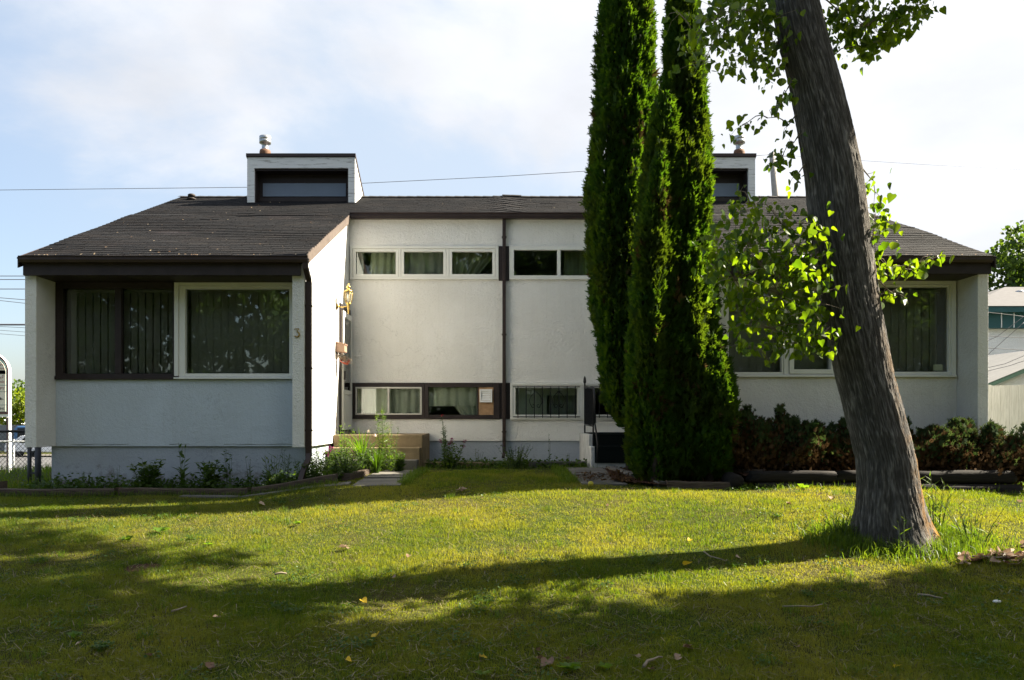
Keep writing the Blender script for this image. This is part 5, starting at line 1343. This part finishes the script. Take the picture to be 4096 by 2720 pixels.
def strap(name, x, y, n, ln, w_, label, mat='lily', flower=None):
    z = gz(x, y); T = thing(name, (x, y, z), label, 'plant'); m = MB()
    for i in range(n):
        a = random.uniform(0, 6.28); l = ln * random.uniform(.6, 1); d = Vector((math.cos(a), math.sin(a), 0)); sd_ = Vector((-d.y, d.x, 0)); b = Vector((x, y, z)) + d * .03; vs = []
        k = 7; lean_ = random.uniform(.15, .6)
        for j in range(k + 1):
            q = j / k; p = b + d * l * lean_ * q * q * 1.1 + Vector((0, 0, l * (q - lean_ * .55 * q ** 3))); ww = w_ * (1 - q) ** .6 * (.5 + .5 * min(1, q * 5)) / 2 + .0008
            vs += [p - sd_ * ww, p + sd_ * ww]
        m.add(vs, [(2 * j, 2 * j + 1, 2 * j + 3, 2 * j + 2) for j in range(k)], smooth=True)
    m.build('foliage', M[mat], T)
    if flower:
        for dx, dz in flower:
            P, Yd, Sz = [], [], []
            for k in range(6): a = k * 1.05; P.append(Vector((x + dx, y - .05, z + dz))); Yd.append((math.cos(a) * .5, math.sin(a) * .5, -.9)); Sz.append(.055)
            leaves(T, 'flower', P, Yd, np.array(Sz), M['pale_petal'])
    return T
strap('daylily_clump', -1.98, 12.1, 64, .82, .028, 'clump of arching strap leaves with a wilted pale bloom beside the tan steps', flower=[(.10, .66), (.20, .60)])
strap('daylily_clump', -1.72, 11.8, 70, .5, .016, 'low sprawl of strap leaves spilling over the slabs', 'grass_tall')
leafy('lily_plant', -.78, 13.05, .92, .10, 5, 60, .10, 'dark green lily with red blooms right of the tan steps', mat='weed', w=.55, up=.4, flowers=('ball', 'red_petal', 1, .03))
leafy('bee_balm_plant', -.66, 13.0, .48, .24, 18, 14, .10, 'leafy plant with magenta flower heads under the dryer vent window', w=1.3, flowers=('ball', 'magenta', 6, .042))
leafy('slender_weed', -.25, 13.3, .32, .12, 6, 6, .06, 'small weed left of the middle downspout', cat='weed')
leafy('catmint_plant', .38, 13.0, .40, .32, 30, 18, .065, 'mounded plant with violet flowers at the foot of the middle downspout', w=1.3, flowers=('spike', 'purple', 9, .022))
leafy('slender_weed', .95, 13.35, .62, .05, 2, 6, .07, 'single tall weed before the barred window', cat='weed')
leafy('slender_weed', 1.25, 13.35, .28, .08, 4, 6, .06, 'small weed beside the carpeted steps', cat='weed')
leafy('slender_weed', -6.75, 13.4, .8, .22, 8, 12, .09, 'tall yellow-green weed behind the gate posts', mat='lily', cat='weed')
leafy('slender_weed', 7.75, 11.8, .45, .18, 6, 10, .07, 'small weed at the foot of the white board fence', mat='lily', cat='weed')
def mound(n):
    s = rng.random(n) * .8
    x = np.where(s < .55, rng.uniform(-6.6, -2.1, n), np.where(s < .8, rng.uniform(-1.1, 1.55, n), rng.uniform(3.3, 6.8, n)))
    y = np.where(s < .55, 11.05 + .6 * rng.random(n), np.where(s < .8, 13.1 + .9 * rng.random(n) * rng.random(n), 10.22 + .05 * rng.random(n)))
    return x, y
x, y = mound(7000); n = len(x); P = np.stack([x, y, ground(x, y) + np.abs(rng.normal(0, .085, n)) * np.where((x > -1.2) & (x < 1.6), .55, 1)], 1)
Yd = rng.normal(0, 1, (n, 3)); Yd[:, 2] = np.abs(Yd[:, 2]) * .8
V, F = scatter(HEART, HEART_F, P, frames(Yd, np.tile([0, 0, 1.0], (n, 1)) + rng.normal(0, .5, (n, 3))), rng.uniform(.02, .055, n))
tag(link('ground_cover', npmesh('ground_cover', V, F, M['weed'], np.repeat(rng.random(n), len(HEART)))), label='low creeping weeds in the planting beds', kind='stuff')
# tall grass and shoots at the tree foot
leafy('grass_tuft', 4.42, 7.95, .62, .30, 11, 7, .17, 'tall branching grass right of the leaning trunk', mat='grass_tall', w=.35, up=1.0, cat='grass')
leafy('grass_tuft', 4.62, 7.66, .40, .28, 12, 6, .15, 'shorter grass tuft at the right foot of the leaning trunk', mat='grass_tall', w=.35, up=1.0, cat='grass')
leafy('grass_tuft', 3.38, 7.74, .34, .26, 12, 6, .14, 'bright grass tuft at the left foot of the leaning trunk', mat='grass_tall', w=.35, up=1.0, cat='grass')
leafy('grass_tuft', 3.75, 7.28, .40, .12, 3, 6, .12, 'pale weed shoot in front of the leaning trunk', mat='grass_tall', w=.4, up=.9, cat='grass')

# ------------------------------------------------------------------ lawn litter
def one_leaf(u, v, size, mat, label, name='fallen_leaf', group=None, parts=1):
    # find the ground under the pixel
    D = 6.0
    for _ in range(60):
        p = W(u, v, D); e = p.z - gz(p.x, p.y); D += e * 2.2
        D = min(max(D, 3.5), 12)
    p = W(u, v, D); z = gz(p.x, p.y) + .024; vs, fs = [], []
    m = MB()
    for k in range(parts):
        a = random.uniform(0, 6.28); rx, ry = random.uniform(-.5, .5), random.uniform(-.6, .6)
        Mx = Matrix.Rotation(a, 3, 'Z') @ Matrix.Rotation(rx, 3, 'X') @ Matrix.Rotation(ry, 3, 'Y'); off = Vector((random.gauss(0, size * .5), random.gauss(0, size * .4), random.uniform(0, .02))) if k else Vector()
        pts = [Mx @ Vector((x * size, (y_ - .4) * size, (zz + .9 * x * x + .4 * (y_ - .4) ** 2) * size)) + off for x, y_, zz in HEART]
        m.add([Vector((p.x, p.y, z)) + q for q in pts], [(0, 1, 2, 3), (0, 3, 4, 5), (0, 5, 6, 7), (0, 7, 8, 9)], smooth=True)
    o = m.build(name, M[mat], origin=(p.x, p.y, z - .03), label=label, cat='leaf', group=group)
    at = o.data.attributes.new('rnd', 'FLOAT', 'POINT'); r_ = random.random(); at.data.foreach_set('value', [r_] * len(o.data.vertices))
    return p
g = 'dry leaves fallen on the lawn'
for (u, v, s, k) in [(1840, 1970, .10, 3), (1045, 2025, .10, 2), (1165, 2015, .05, 1), (1390, 2205, .10, 3), (1634, 2237, .07, 1), (1577, 2320, .05, 1), (864, 2485, .08, 1), (314, 2592, .06, 1), (2150, 2618, .07, 1), (2200, 2668, .09, 3), (2265, 2652, .06, 1), (3090, 2575, .06, 1), (3190, 2604, .06, 1), (2555, 2640, .05, 1), (3280, 1988, .07, 1), (3334, 2005, .09, 2), (3153, 2025, .07, 2), (2996, 2048, .06, 1), (2315, 2030, .06, 1), (2670, 2033, .05, 1), (1930, 2000, .05, 1), (2950, 2240, .06, 1), (3458, 2277, .06, 1), (3786, 2390, .06, 1), (2755, 2610, .08, 3), (2712, 2650, .06, 2), (1890, 2090, .05, 1), (2430, 2030, .05, 1), (610, 2635, .07, 2), (850, 2688, .07, 2), (3630, 2190, .05, 1), (3990, 2105, .06, 1), (4080, 2015, .08, 1), (2607, 2695, .06, 1)]:
    one_leaf(u, v, s * .72, 'dry_leaf', 'dry curled brown leaf lying on the lawn', group=g, parts=k)
g = 'yellow leaves fallen on the lawn'
for (u, v, s) in [(2751, 2270, .085), (2758, 2172, .05), (1504, 2565, .075), (1395, 2662, .06), (3590, 2685, .055), (3285, 2097, .045), (1930, 2645, .05), (3275, 2152, .04), (1455, 2418, .06)]:
    one_leaf(u, v, s, 'yellow_leaf', 'yellow fallen leaf lying on the lawn', group=g)
g = 'dry leaves heaped at the right edge of the lawn'
for i in range(46):
    t = random.random(); u = 3830 + 300 * t; v = 2250 + random.gauss(0, 16) - 18 * t
    one_leaf(u, v, random.uniform(.06, .11), 'dry_leaf', 'large curled brown leaf in the heap at the lawn right edge', group=g)
def twig(pts, r, label, mat='twig'):
    Pp = []
    for (u, v) in pts:
        D = 6.0
        for _ in range(60): p = W(u, v, D); D = min(max(D + (p.z - gz(p.x, p.y)) * 2.2, 3.5), 12)
        p = W(u, v, D); p.z = gz(p.x, p.y) + .045; Pp.append(p)
    m = MB(); m.tube(Pp, [r * (1 - .5 * i / len(Pp)) for i in range(len(Pp))], 6); m.build('twig', M[mat], origin=Pp[0], label=label, cat='twig')
twig([(2576, 2695), (2590, 2672), (2615, 2665), (2635, 2656), (2650, 2658)], .010, 'pale crooked twig at the bottom of the picture on shaded grass')
twig([(3670, 2400), (3720, 2405), (3745, 2412), (3772, 2416)], .009, 'grey twig on the shaded grass below the leaning trunk')
twig([(3130, 2450), (3200, 2448), (3250, 2450), (3290, 2440)], .006, 'long thin twig on shaded grass left of the tree shadow')
twig([(2815, 2225), (2840, 2245), (2880, 2255), (2905, 2265), (2908, 2258)], .007, 'reddish twig on the sunlit grass near the bright yellow leaf')
twig([(686, 2470), (715, 2462), (745, 2450)], .008, 'dark twig on the shaded left lawn')
twig([(1100, 2318), (1125, 2312), (1145, 2315)], .010, 'short pale twig on the sunlit left lawn')
twig([(3850, 2246), (3920, 2244), (3990, 2250), (4090, 2240)], .008, 'long stick lying across the heap of dry leaves')
p = W(3988, 2373, 6.1); p.z = gz(p.x, p.y) + .04
m = MB(); m.lathe((p.x, p.y, p.z - .02), [(.004, 0), (.030, .006), (.036, .02), (.026, .034), (.004, .04)], 12); o = m.build('white_stone', M['plastic_white'], origin=(p.x, p.y, p.z - .03), label='smooth white stone in the shaded grass at the right', cat='stone'); o.scale = (.95, .55, .6)
p = W(2363, 1947, 10.3); p.z = gz(p.x, p.y) + .045
M['fruit'] = m_plain('yellow_fruit', (.42, .36, .04), .5, .2, 20)
m = MB(); m.lathe((p.x, p.y, p.z - .035), [(.006, 0), (.026, .008), (.038, .03), (.036, .045), (.022, .064), (.006, .068)], 14); m.build('fallen_apple', M['fruit'], origin=(p.x, p.y, p.z - .04), label='small yellow-green apple in the grass before the right path', cat='fruit')
g = 'broad-leaved weeds in the lawn'
for (u, v, n_, l) in [(2275, 2695, 9, .085), (2415, 2688, 7, .06), (640, 2135, 10, .11), (500, 2170, 8, .09), (835, 2190, 6, .06), (300, 2560, 6, .06), (1190, 2105, 9, .06), (1935, 2715, 6, .06), (3220, 1960, 4, .11)]:
    D = 6.0
    for _ in range(60): p = W(u, v, D); D = min(max(D + (p.z - gz(p.x, p.y)) * 2.2, 3.5), 12)
    p = W(u, v, D); T = thing('lawn_weed', (p.x, p.y, gz(p.x, p.y)), 'flat rosette of broad green weed leaves in the lawn', 'weed', g)
    a = np.arange(n_) * 2.4; leaves(T, 'leaves', [Vector((p.x, p.y, gz(p.x, p.y) + .03))] * n_, [(math.cos(q), math.sin(q), random.uniform(.2, .6)) for q in a], np.array([(l * 2.2, l, l)] * n_), M['lily'])
# bare scraped patch
m = MB(); c = (-3.05, 6.95)
m.add([(c[0], c[1], gz(*c) + .012)] + [(c[0] + .17 * math.cos(a) * random.uniform(.8, 1.1), c[1] + .14 * math.sin(a) * random.uniform(.8, 1.1), gz(c[0] + .17 * math.cos(a), c[1] + .14 * math.sin(a)) + .003) for a in yy(0, 5.9, 16)], [(0, i + 1, (i + 1) % 16 + 1) for i in range(16)], smooth=True)
m.build('bare_soil', M['mulch'], kind='structure')
# litter of bark and needles round the cedars
n = 1500; x = np.concatenate([rng.uniform(1.7, 3.5, n), rng.uniform(1.2, 1.9, 260)]); y = np.concatenate([rng.uniform(10.35, 12.4, n), rng.uniform(10.6, 11.6, 260)]); n = len(x)
P = np.stack([x, y, ground(x, y) + .06 + .01 * rng.random(n)], 1); Yd = rng.normal(0, 1, (n, 3)); Yd[:, 2] *= .2
V, F = scatter(LANCE, LANCE_T, P, frames(Yd, np.tile([0, 0, 1.0], (n, 1)) + rng.normal(0, .3, (n, 3))), np.stack([rng.uniform(.03, .09, n)] * 3, 1) * np.array([1.4, 1, 1]))
tag(link('bark_litter', npmesh('bark_litter', V, F, M['juniper_dead'], np.repeat(rng.random(n), 5))), label='reddish bark and needle litter under the cedars', kind='stuff')

# ------------------------------------------------------------------ fences and what lies past the ends of the house
M['fence_dark'] = m_plain('weathered_dark_fence_pipe', (.055, .055, .06), .5, .2, 8, metal=.4)
M['fence_pale'] = m_plain('pale_galvanised_pipe', (.55, .56, .57), .5, .15, 8, metal=.3)
M['wire_mesh'] = m_plain('dark_wire', (.07, .07, .075), .5, .2, 8, metal=.3)
M['wire'] = m_plain('overhead_wire', (.10, .10, .12), .6, .1, 8)
def chainlink(name, x0, x1, y, z0, z1, posts, mat, label, pitch=.07, wr=.0025, gap=None):
    T = thing(name, ((x0 + x1) / 2, y, z0), label, 'fence'); m = MB()
    for x in posts:
        p = MB(); p.tube([(x, y, z0 - .2), (x, y, z1 + .03)], .026, 8); p.lathe((x, y, z1 + .03), [(.03, 0), (.028, .02), (.006, .035)], 8); p.build('post', M[mat], T)
    p = MB(); p.tube([(x0, y, z1), (x1, y, z1)], .021, 8); p.build('rail', M[mat], T)
    h = z1 - z0; m = MB(); x = x0 - h
    V, F = [], []
    while x < x1:
        for s in (1, -1):
            a0, a1 = (x, x + h) if s == 1 else (x + h, x)
            t0, t1 = 0.0, 1.0
            if a0 != a1:
                ts = sorted(((x0 - a0) / (a1 - a0), (x1 - a0) / (a1 - a0))); t0, t1 = max(0, ts[0]), min(1, ts[1])
            if t1 - t0 > .02:
                A = Vector((a0 + (a1 - a0) * t0, y, z0 + h * t0)); B_ = Vector((a0 + (a1 - a0) * t1, y, z0 + h * t1))
                m.tube([A, B_], wr, 4, caps=False)
        x += pitch
    m.build('wire_mesh', M['wire_mesh'], T)
    return T
zg = gz(-7.2, 12.3)
yF = 12.35; zt = EYE + (CV - 1725) / FPX * yF
chainlink('chain_link_fence', -9.4, -6.98, yF, zt - 1.02, zt, [-8.6], 'fence_dark', 'near chain-link fence with dark rail at the left of the house')
T = thing('gate_posts', (-7.05, 12.1, zg), 'pair of dark steel gate posts below the left pillar overhang', 'gate')
for u, w_ in ((118, .030), (152, .045)):
    x = (u - CU) / FPX * 12.1
    m = MB(); m.tube([(x, 12.1, zg - .2), (x, 12.1, 1.19)], w_, 10); m.build('post', M['fence_dark'], T)
m = MB()
for z in (.78, 1.10): m.box(-7.06, -6.9, 12.08, 12.12, z, z + .03)
m.build('hinge', M['fence_dark'], T)
zt2 = EYE + (CV - 1766) / FPX * 21
chainlink('chain_link_fence', -16.5, -10.2, 21, zt2 - 1.25, zt2, [-12.63, -12.05, -14.4, -10.6], 'fence_pale', 'far pale galvanised chain-link fence along the side street', .11, .003)

# clinic sign on a pylon
sx = lambda u, d=30: (u - CU) / FPX * d
SG = thing('clinic_sign', (sx(10), 30, -.7), 'tall arched clinic sign with white casing beyond the chain-link fence', 'sign')
M['sign_white'] = m_plain('white_sign_casing', (.75, .75, .76), .4, .05, 2)
M['sign_panel'] = m_plain('cream_sign_panel', (.70, .66, .58), .5, .04, 2)
M['sign_trim'] = m_plain('maroon_sign_frame', (.12, .05, .06), .5, .1, 3)
M['sign_teal'] = m_plain('dull_teal_inner_frame', (.16, .26, .26), .5, .1, 3)
M['ink_red'] = m_plain('maroon_lettering', (.25, .06, .06), .6, .05, 3)
M['ink_black'] = m_plain('black_lettering', (.03, .03, .035), .6, .05, 3)
def arch(x1, w_, ztop, zbot, y0, y1, mat, name, par):
    r = w_ / 2; c = x1 - r; zc = ztop - r * .95
    poly = [(x1 - w_, zbot), (x1, zbot)] + [(c + r * math.cos(R(a)), zc + r * .95 * math.sin(R(a))) for a in range(0, 181, 12)]
    m = MB(); m.prism(poly, y0, y1, 'y'); return m.build(name, M[mat], par, bevel=.01)
zs = lambda v: EYE + (CV - v) / FPX * 30
arch(sx(34), 1.62, zs(1408), zs(1668), 30.02, 30.20, 'sign_white', 'casing', SG)
arch(sx(33), 1.40, zs(1412), zs(1656), 29.99, 30.01, 'sign_trim', 'frame', SG)
arch(sx(28), 1.29, zs(1420), zs(1648), 29.975, 29.985, 'sign_teal', 'inner_frame', SG)
arch(sx(25), 1.18, zs(1430), zs(1482), 29.955, 29.97, 'sign_panel', 'panel', SG)
for a, b in ((1488, 1540), (1542, 1566), (1568, 1619), (1621, 1646)): MB().box(sx(25) - 1.18, sx(25), 29.955, 29.97, zs(b), zs(a)).build('panel', M['sign_panel'], SG)
for s, u, v, sz, mt in (('r-Park', 17, 1459, .13, 'ink_red'), ('al Centre', 22.5, 1473.5, .14, 'ink_red'), ('ood', 9, 1512, .16, 'ink_red'), ('Clinic', 22.5, 1527, .17, 'ink_red'), ('THERAPY', 21, 1555, .16, 'ink_red'), ('254-6845', 21, 1635, .12, 'ink_black')):
    text('lettering', s, (sx(u), 29.952, zs(v)), sz, M[mt], SG, .002, 'RIGHT')
m = MB(); m.tube([(sx(13), 29.95, zs(1513)), (sx(15), 29.95, zs(1507)), (sx(14), 29.95, zs(1503)), (sx(16), 29.95, zs(1499))], .012, 5); m.build('emblem', M['ink_red'], SG)
m = MB()
for k in range(4): m.prism([(sx(-6), zs(1586 + k * 3.2)), (sx(8 + k * 4), zs(1591 + k * 2.2)), (sx(-6), zs(1590 + k * 3.4))], 29.948, 29.952, 'y')
m.build('emblem', M['ink_black'], SG)
MB().box(sx(30), sx(34), 30.03, 30.19, -.9, zs(1669)).build('leg', M['sign_white'], SG)
MB().box(sx(24), sx(29.8), 30.03, 30.15, -.9, zs(1669)).build('leg', M['sign_trim'], SG)
MB().box(sx(38) - 1.62, sx(38) - 1.50, 30.05, 30.19, -.9, zs(1669)).build('leg', M['sign_white'], SG)

# beyond the side street
M['grey_board'] = m_plain('grey_board_fence', (.16, .17, .19), .8, .2, 4)
F_ = thing('board_fence', (-37, 62, -.8), 'grey board fence beyond the side street', 'fence')
m = MB()
for i in range(80): x = -46 + i * .2; m.box(x, x + .19, 62, 62.03, -.85, EYE + (CV - 1700) / FPX * 62 + random.uniform(-.01, .01))
m.build('board', M['grey_board'], F_)
m = MB(); m.box(-46, -30, 62.04, 62.1, .2, .3); m.build('rail', M['grey_board'], F_)
M['beige'] = m_plain('beige_siding', (.50, .47, .41), .8, .06, 2)
M['grey_roof'] = m_plain('grey_shingle_roof', (.085, .082, .086), .9, .2, 6)
M['pale_roof'] = m_plain('pale_shingle_roof', (.15, .15, .15), .9, .15, 6)
HB = thing('far_bungalow', (-42, 72, -.8), 'pale bungalow with white gable trim behind the clinic sign', 'house')
gx = (30 - CU) / FPX * 72; zt_ = lambda v: EYE + (CV - v) / FPX * 72
m = MB(); m.prism([(gx - 9, -.8), (gx + .2, -.8), (gx + .2, zt_(1688)), (gx - 4.4, zt_(1630)), (gx - 9, zt_(1688))], 72, 80, 'y'); m.build('wall', M['beige'], HB)
m = MB(); m.prism([(gx + .7, zt_(1690)), (gx + .7, zt_(1696)), (gx - 4.4, zt_(1634)), (gx - 4.4, zt_(1626))], 71.6, 80.4, 'y'); m.prism([(gx - 9.5, zt_(1690)), (gx - 9.5, zt_(1696)), (gx - 4.401, zt_(1634)), (gx - 4.401, zt_(1626))], 71.6, 80.4, 'y'); m.build('roof', M['sign_white'], HB)
for (dx, ) in ((-2.2,), (-6,)): MB().box(gx + dx, gx + dx + 1.2, 71.95, 71.999, .4, 1.5).build('window', M['glass'], HB)

def car(name, x, y, z, kind, paint, label, rz=0):
    T = thing(name, (x, y, z), label, 'van' if kind == 'van' else 'car')
    L_, H_, W_ = (5.2, 1.95, 1.9) if kind == 'van' else (4.5, 1.42, 1.75)
    if kind == 'van': prof = [(0, .35), (L_, .35), (L_, .95), (L_ - .25, 1.05), (L_ - 1.0, 1.15), (L_ - 1.55, H_ - .06), (L_ - 1.8, H_), (.25, H_), (.05, H_ - .2), (0, 1.0)]
    else: prof = [(0, .32), (L_, .32), (L_, .62), (L_ - .15, .74), (L_ - 1.2, .86), (L_ - 1.95, H_ - .05), (L_ - 2.2, H_), (1.3, H_), (1.0, H_ - .06), (.45, .92), (.05, .88), (0, .6)]
    m = MB(); m.prism([(x - L_ / 2 + a, z + b) for a, b in prof], y - W_ / 2, y + W_ / 2, 'y'); m.build('body', paint, T, bevel=.06)
    for s in (-1, 1):
        m = MB()
        g0, g1 = (1.0, H_ - .15) if kind == 'van' else (.92, H_ - .1)
        m.prism([(x - L_ / 2 + (.3 if kind == 'van' else 1.0), z + g0), (x + L_ / 2 - (1.2 if kind == 'van' else 1.45), z + g0), (x + L_ / 2 - (1.7 if kind == 'van' else 2.1), z + g1), (x - L_ / 2 + (.3 if kind == 'van' else 1.35), z + g1)], y + s * W_ / 2 - .01, y + s * W_ / 2 + .012, 'y'); m.build('window', M['black_iron'], T)
        for q in (.9, L_ - .9):
            m = MB(); m.lathe((x - L_ / 2 + q, y + s * (W_ / 2 - .1), z + .32), [(.30, -.1), (.32, -.08), (.32, .08), (.18, .11)], 18, axis='y'); m.build('wheel', M['black_iron'], T)
M['paint_blue'] = m_plain('blue_car_paint', (.06, .16, .36), .3, .05, 2, spec=.5)
M['paint_white'] = m_plain('white_car_paint', (.75, .76, .78), .3, .03, 2, spec=.5)
car('parked_van', (222 - CU) / FPX * 60, 60, -.80, 'van', M['paint_blue'], 'blue van parked by the grey fence past the side street')
car('parked_car', (186 - CU) / FPX * 52.3, 52.3, -.80, 'car', M['paint_white'], 'white car parked in front of the blue van')
# trees beyond the street at the left
M['lime_leaf'] = m_leaf('sunlit_lime_leaf', (.10, .16, .012), (.20, .24, .02), .5, (1.6, 1.5, .5), .5)
gp = 'trees beyond the side street'
x = (78 - CU) / FPX * 66
broad_tree('far_tree', (x, 66, -.8), 5.4, [(0, 0, 4.0, 1.15), (.9, 0, 3.3, 1.2), (-.9, .2, 2.9, 1.2), (.2, .3, 2.4, 1.3), (1.6, 0, 2.4, 1.1)], .2, 'yellow-green tree between the clinic sign and the left pillar', .22, 2600, M['lime_leaf'], gp)
broad_tree('far_tree', (x + 5, 68, -.8), 6.5, lobes(1.6, 3.8, 6, 1.5), .2, 'darker tree beyond the street hidden by the left pillar', .28, 1800, M['cw_far'], gp)
broad_tree('far_tree', (x - 9, 78, -.8), 7, lobes(2, 4.2, 6, 1.7), .2, 'tree beyond the street at the left of the clinic sign', .3, 1800, M['cw_far'], gp)
# overhead wires at the left: level spans seen through the gap beside the pillar
def wire(pts, r, label, group='overhead wires past the left end of the house'):
    m = MB(); P = []
    for (a, b) in zip(pts[:-1], pts[1:]):
        for k in range(10): q = k / 10; p = Vector(a).lerp(Vector(b), q); P.append(p)
    P.append(Vector(pts[-1])); m.tube(P, r, 6); m.build('overhead_wire', M['wire'], origin=P[0], label=label, cat='wire', group=group)
D = 45
names = ['uppermost thin wire beside the left pillar', 'second wire from the top beside the left pillar', 'third wire beside the left pillar', 'upper wire of the close sloping pair beside the left pillar', 'lower wire of the close sloping pair beside the left pillar', 'thick dark cable level with the left pillar middle', 'first faint wire below the thick cable', 'middle faint wire below the thick cable', 'lowest faint wire just above the clinic sign']
for nm, (v0, v1, r) in zip(names, [(1104, 1104, .022), (1118, 1118, .022), (1156, 1156, .024), (1191, 1199, .018), (1202, 1213, .016), (1298.5, 1298.5, .050), (1306, 1311, .012), (1321, 1328, .012), (1335, 1343, .012)]):
    a, b = W(-900, v0 - (v1 - v0) * 9, D), W(100, v1, D); d = b - a; wire([a, b, b + d * .6], r, nm)
# utility pole and the wire over the roof
PD = 32
M['pole_wood'] = m_plain('weathered_utility_pole', (.27, .25, .24), .85, .2, 6, bump=.005)
a = W(3103, 800, PD); b = W(3088, 612, PD)
m = MB(); d = (b - a).normalized(); base_ = a - d * ((a.z - gz(a.x, PD) + .2) / d.z)
m.tube([base_, a, b], [.17, .135, .115], 12); m.build('utility_pole', M['pole_wood'], origin=(base_.x, PD, gz(base_.x, PD)), label='weathered wooden utility pole behind the right roof', cat='utility pole')
wire([W(-700, 765, PD), W(0, 760, PD), W(990, 749, PD), W(1450, 733, PD), W(2000, 706, PD), W(2400, 681, PD), W(3088, 617, PD)], .011, 'long wire running over the roof to the utility pole', 'wires on the utility pole')
wire([W(3088, 617, PD), W(3426, 641, PD), W(3692, 658, PD), W(4300, 690, PD + 3)], .006, 'faint wire running right from the utility pole', 'wires on the utility pole')

# right: white board fence, neighbour's house, garage, tree
FB = thing('white_board_fence', (8.5, 12.9, .5), 'whitewashed vertical board fence at the right of the house', 'fence')
ztop = EYE + (CV - 1541) / FPX * 12.9
M['fence_lab'] = M['fence_white']
x = 7.35; i = 0
m = MB()
while x < 10.6:
    m.box(x, x + .142, 12.9, 12.922, gz(x, 12.9) - .02, ztop + random.uniform(-.006, .006)); x += .146
m.build('board', M['fence_white'], FB)
m = MB()
for z in (.75, ztop - .25): m.box(7.3, 10.6, 12.923, 12.96, z, z + .09)
m.build('rail', M['fence_white'], FB)
M['teal'] = m_plain('teal_painted_trim', (.016, .070, .078), .5, .1, 3)
M['siding'] = m_stucco('pale_neighbour_stucco', (.72, .73, .76), .05)
M['green_trim'] = m_plain('dull_green_fascia', (.11, .19, .15), .6, .1, 3)
NH = thing('neighbour_house', (20, 30, .6), 'white neighbouring house with teal trim and pale grey roof', 'house')
nz = lambda v, d: EYE + (CV - v) / FPX * d
nx = lambda u, d: (u - CU) / FPX * d
MB().box(nx(3880, 28), 34, 28, 36, .3, nz(1290, 28)).build('wall', M['siding'], NH)
m = MB(); m.box(nx(3870, 27.5), 34.5, 27.4, 27.6, nz(1248, 27.4), nz(1226, 27.4)); m.build('gutter', M['teal'], NH)
m = MB(); m.box(nx(3875, 28), 34, 27.72, 27.995, nz(1316, 28), nz(1238, 28)); m.build('trim_panel', M['teal'], NH)
for u in (4005, 4055): MB().box(nx(u, 27.7), nx(u, 27.7) + .03, 27.70, 27.715, nz(1314, 28), nz(1250, 28)).build('batten', M['siding'], NH)
m = MB(); zt1, zt2_ = nz(1226, 27.5), nz(1148, 32)
xa, xb = nx(3868, 27.4), 34.6
m.add([(xa, 27.35, zt1), (xb, 27.35, zt1), (xb - 3, 32, zt2_), (nx(4020, 32), 32, zt2_), (xa, 36.7, zt1), (xb, 36.7, zt1)], [(0, 1, 2, 3), (0, 3, 4), (5, 4, 3, 2), (1, 5, 2)]); m.build('roof', M['grey_roof'], NH)
for u, v in ((3950, 1208), (4078, 1176)):
    dd = 28.5 + (1226 - v) * .045; m = MB(); c = W(u, v, dd); m.lathe((c.x, c.y, c.z - .15), [(.09, 0), (.09, .18), (.16, .19), (.16, .26), (.05, .3)], 10); m.build('roof_vent', M['galv'], NH)
GG = thing('neighbour_garage', (14.5, 19, .5), 'white garage with green fascia and grey roof behind the board fence', 'garage')
gd = 18.5
m = MB(); m.prism([(nx(3935, gd), .3), (nx(4700, gd), .3), (nx(4700, gd), nz(1552, gd)), (nx(4320, gd), nz(1395, gd)), (nx(3935, gd), nz(1552, gd))], gd, gd + 6, 'y'); m.build('wall', M['siding'], GG)
m = MB(); m.prism([(nx(3900, gd), nz(1566, gd)), (nx(4320, gd), nz(1393, gd)), (nx(4320, gd), nz(1376, gd)), (nx(3900, gd), nz(1549, gd))], gd - .2, gd - .16, 'y'); m.prism([(nx(4740, gd), nz(1566, gd)), (nx(4321, gd), nz(1393, gd)), (nx(4321, gd), nz(1376, gd)), (nx(4740, gd), nz(1549, gd))], gd - .2, gd - .16, 'y'); m.build('fascia', M['green_trim'], GG)
m = MB()
for s, (u0, v0) in ((1, (3896, 1548)), (-1, (4744, 1548))):
    u1 = 4320.5
    m.add([(nx(u0, gd), gd - .22, nz(v0, gd)), (nx(u1, gd), gd - .22, nz(1374, gd)), (nx(u1, gd), gd + 6.2, nz(1374, gd)), (nx(u0, gd), gd + 6.2, nz(v0, gd))], [(0, 1, 2, 3)])
m.build('roof', M['pale_roof'], GG)
for nm, pts in (('crossing cable above the teal trim at the right', [(3900, 1243), (4096, 1266)]), ('steep cable crossing the white neighbour wall', [(3880, 1395), (3990, 1345), (4130, 1240)]), ('second steep cable crossing the white neighbour wall', [(3900, 1465), (4000, 1375), (4096, 1290)]), ('level cable high on the white neighbour wall', [(3880, 1340), (4150, 1354)]), ('level cable low on the white neighbour wall', [(3880, 1388), (4150, 1404)]), ('sagging cable just above the garage roof', [(3900, 1482), (4020, 1455), (4150, 1400)]), ('lowest sagging cable just above the garage roof', [(3900, 1496), (4040, 1462), (4150, 1425)])):
    wire([W(u, v, 16.5) for u, v in pts], .006, nm, 'cables before the neighbour house')
x = nx(4130, 42)
broad_tree('far_tree', (x, 42, .4), 13, [(-.3, 0, 10.2, 1.8), (-1.5, 0, 8.9, 1.5), (1.2, .3, 9.3, 2.0), (-.8, -.5, 7.6, 1.6), (.9, 0, 7.2, 1.9), (-1.7, .3, 7.0, 1.2), (3, 0, 8.4, 2), (-1.4, 0, 5.8, 1.1), (.4, .3, 5.6, 1.6)], .35, 'round green tree behind the neighbouring house', .26, 6500, M['cw_far'], 'trees behind the neighbour house')
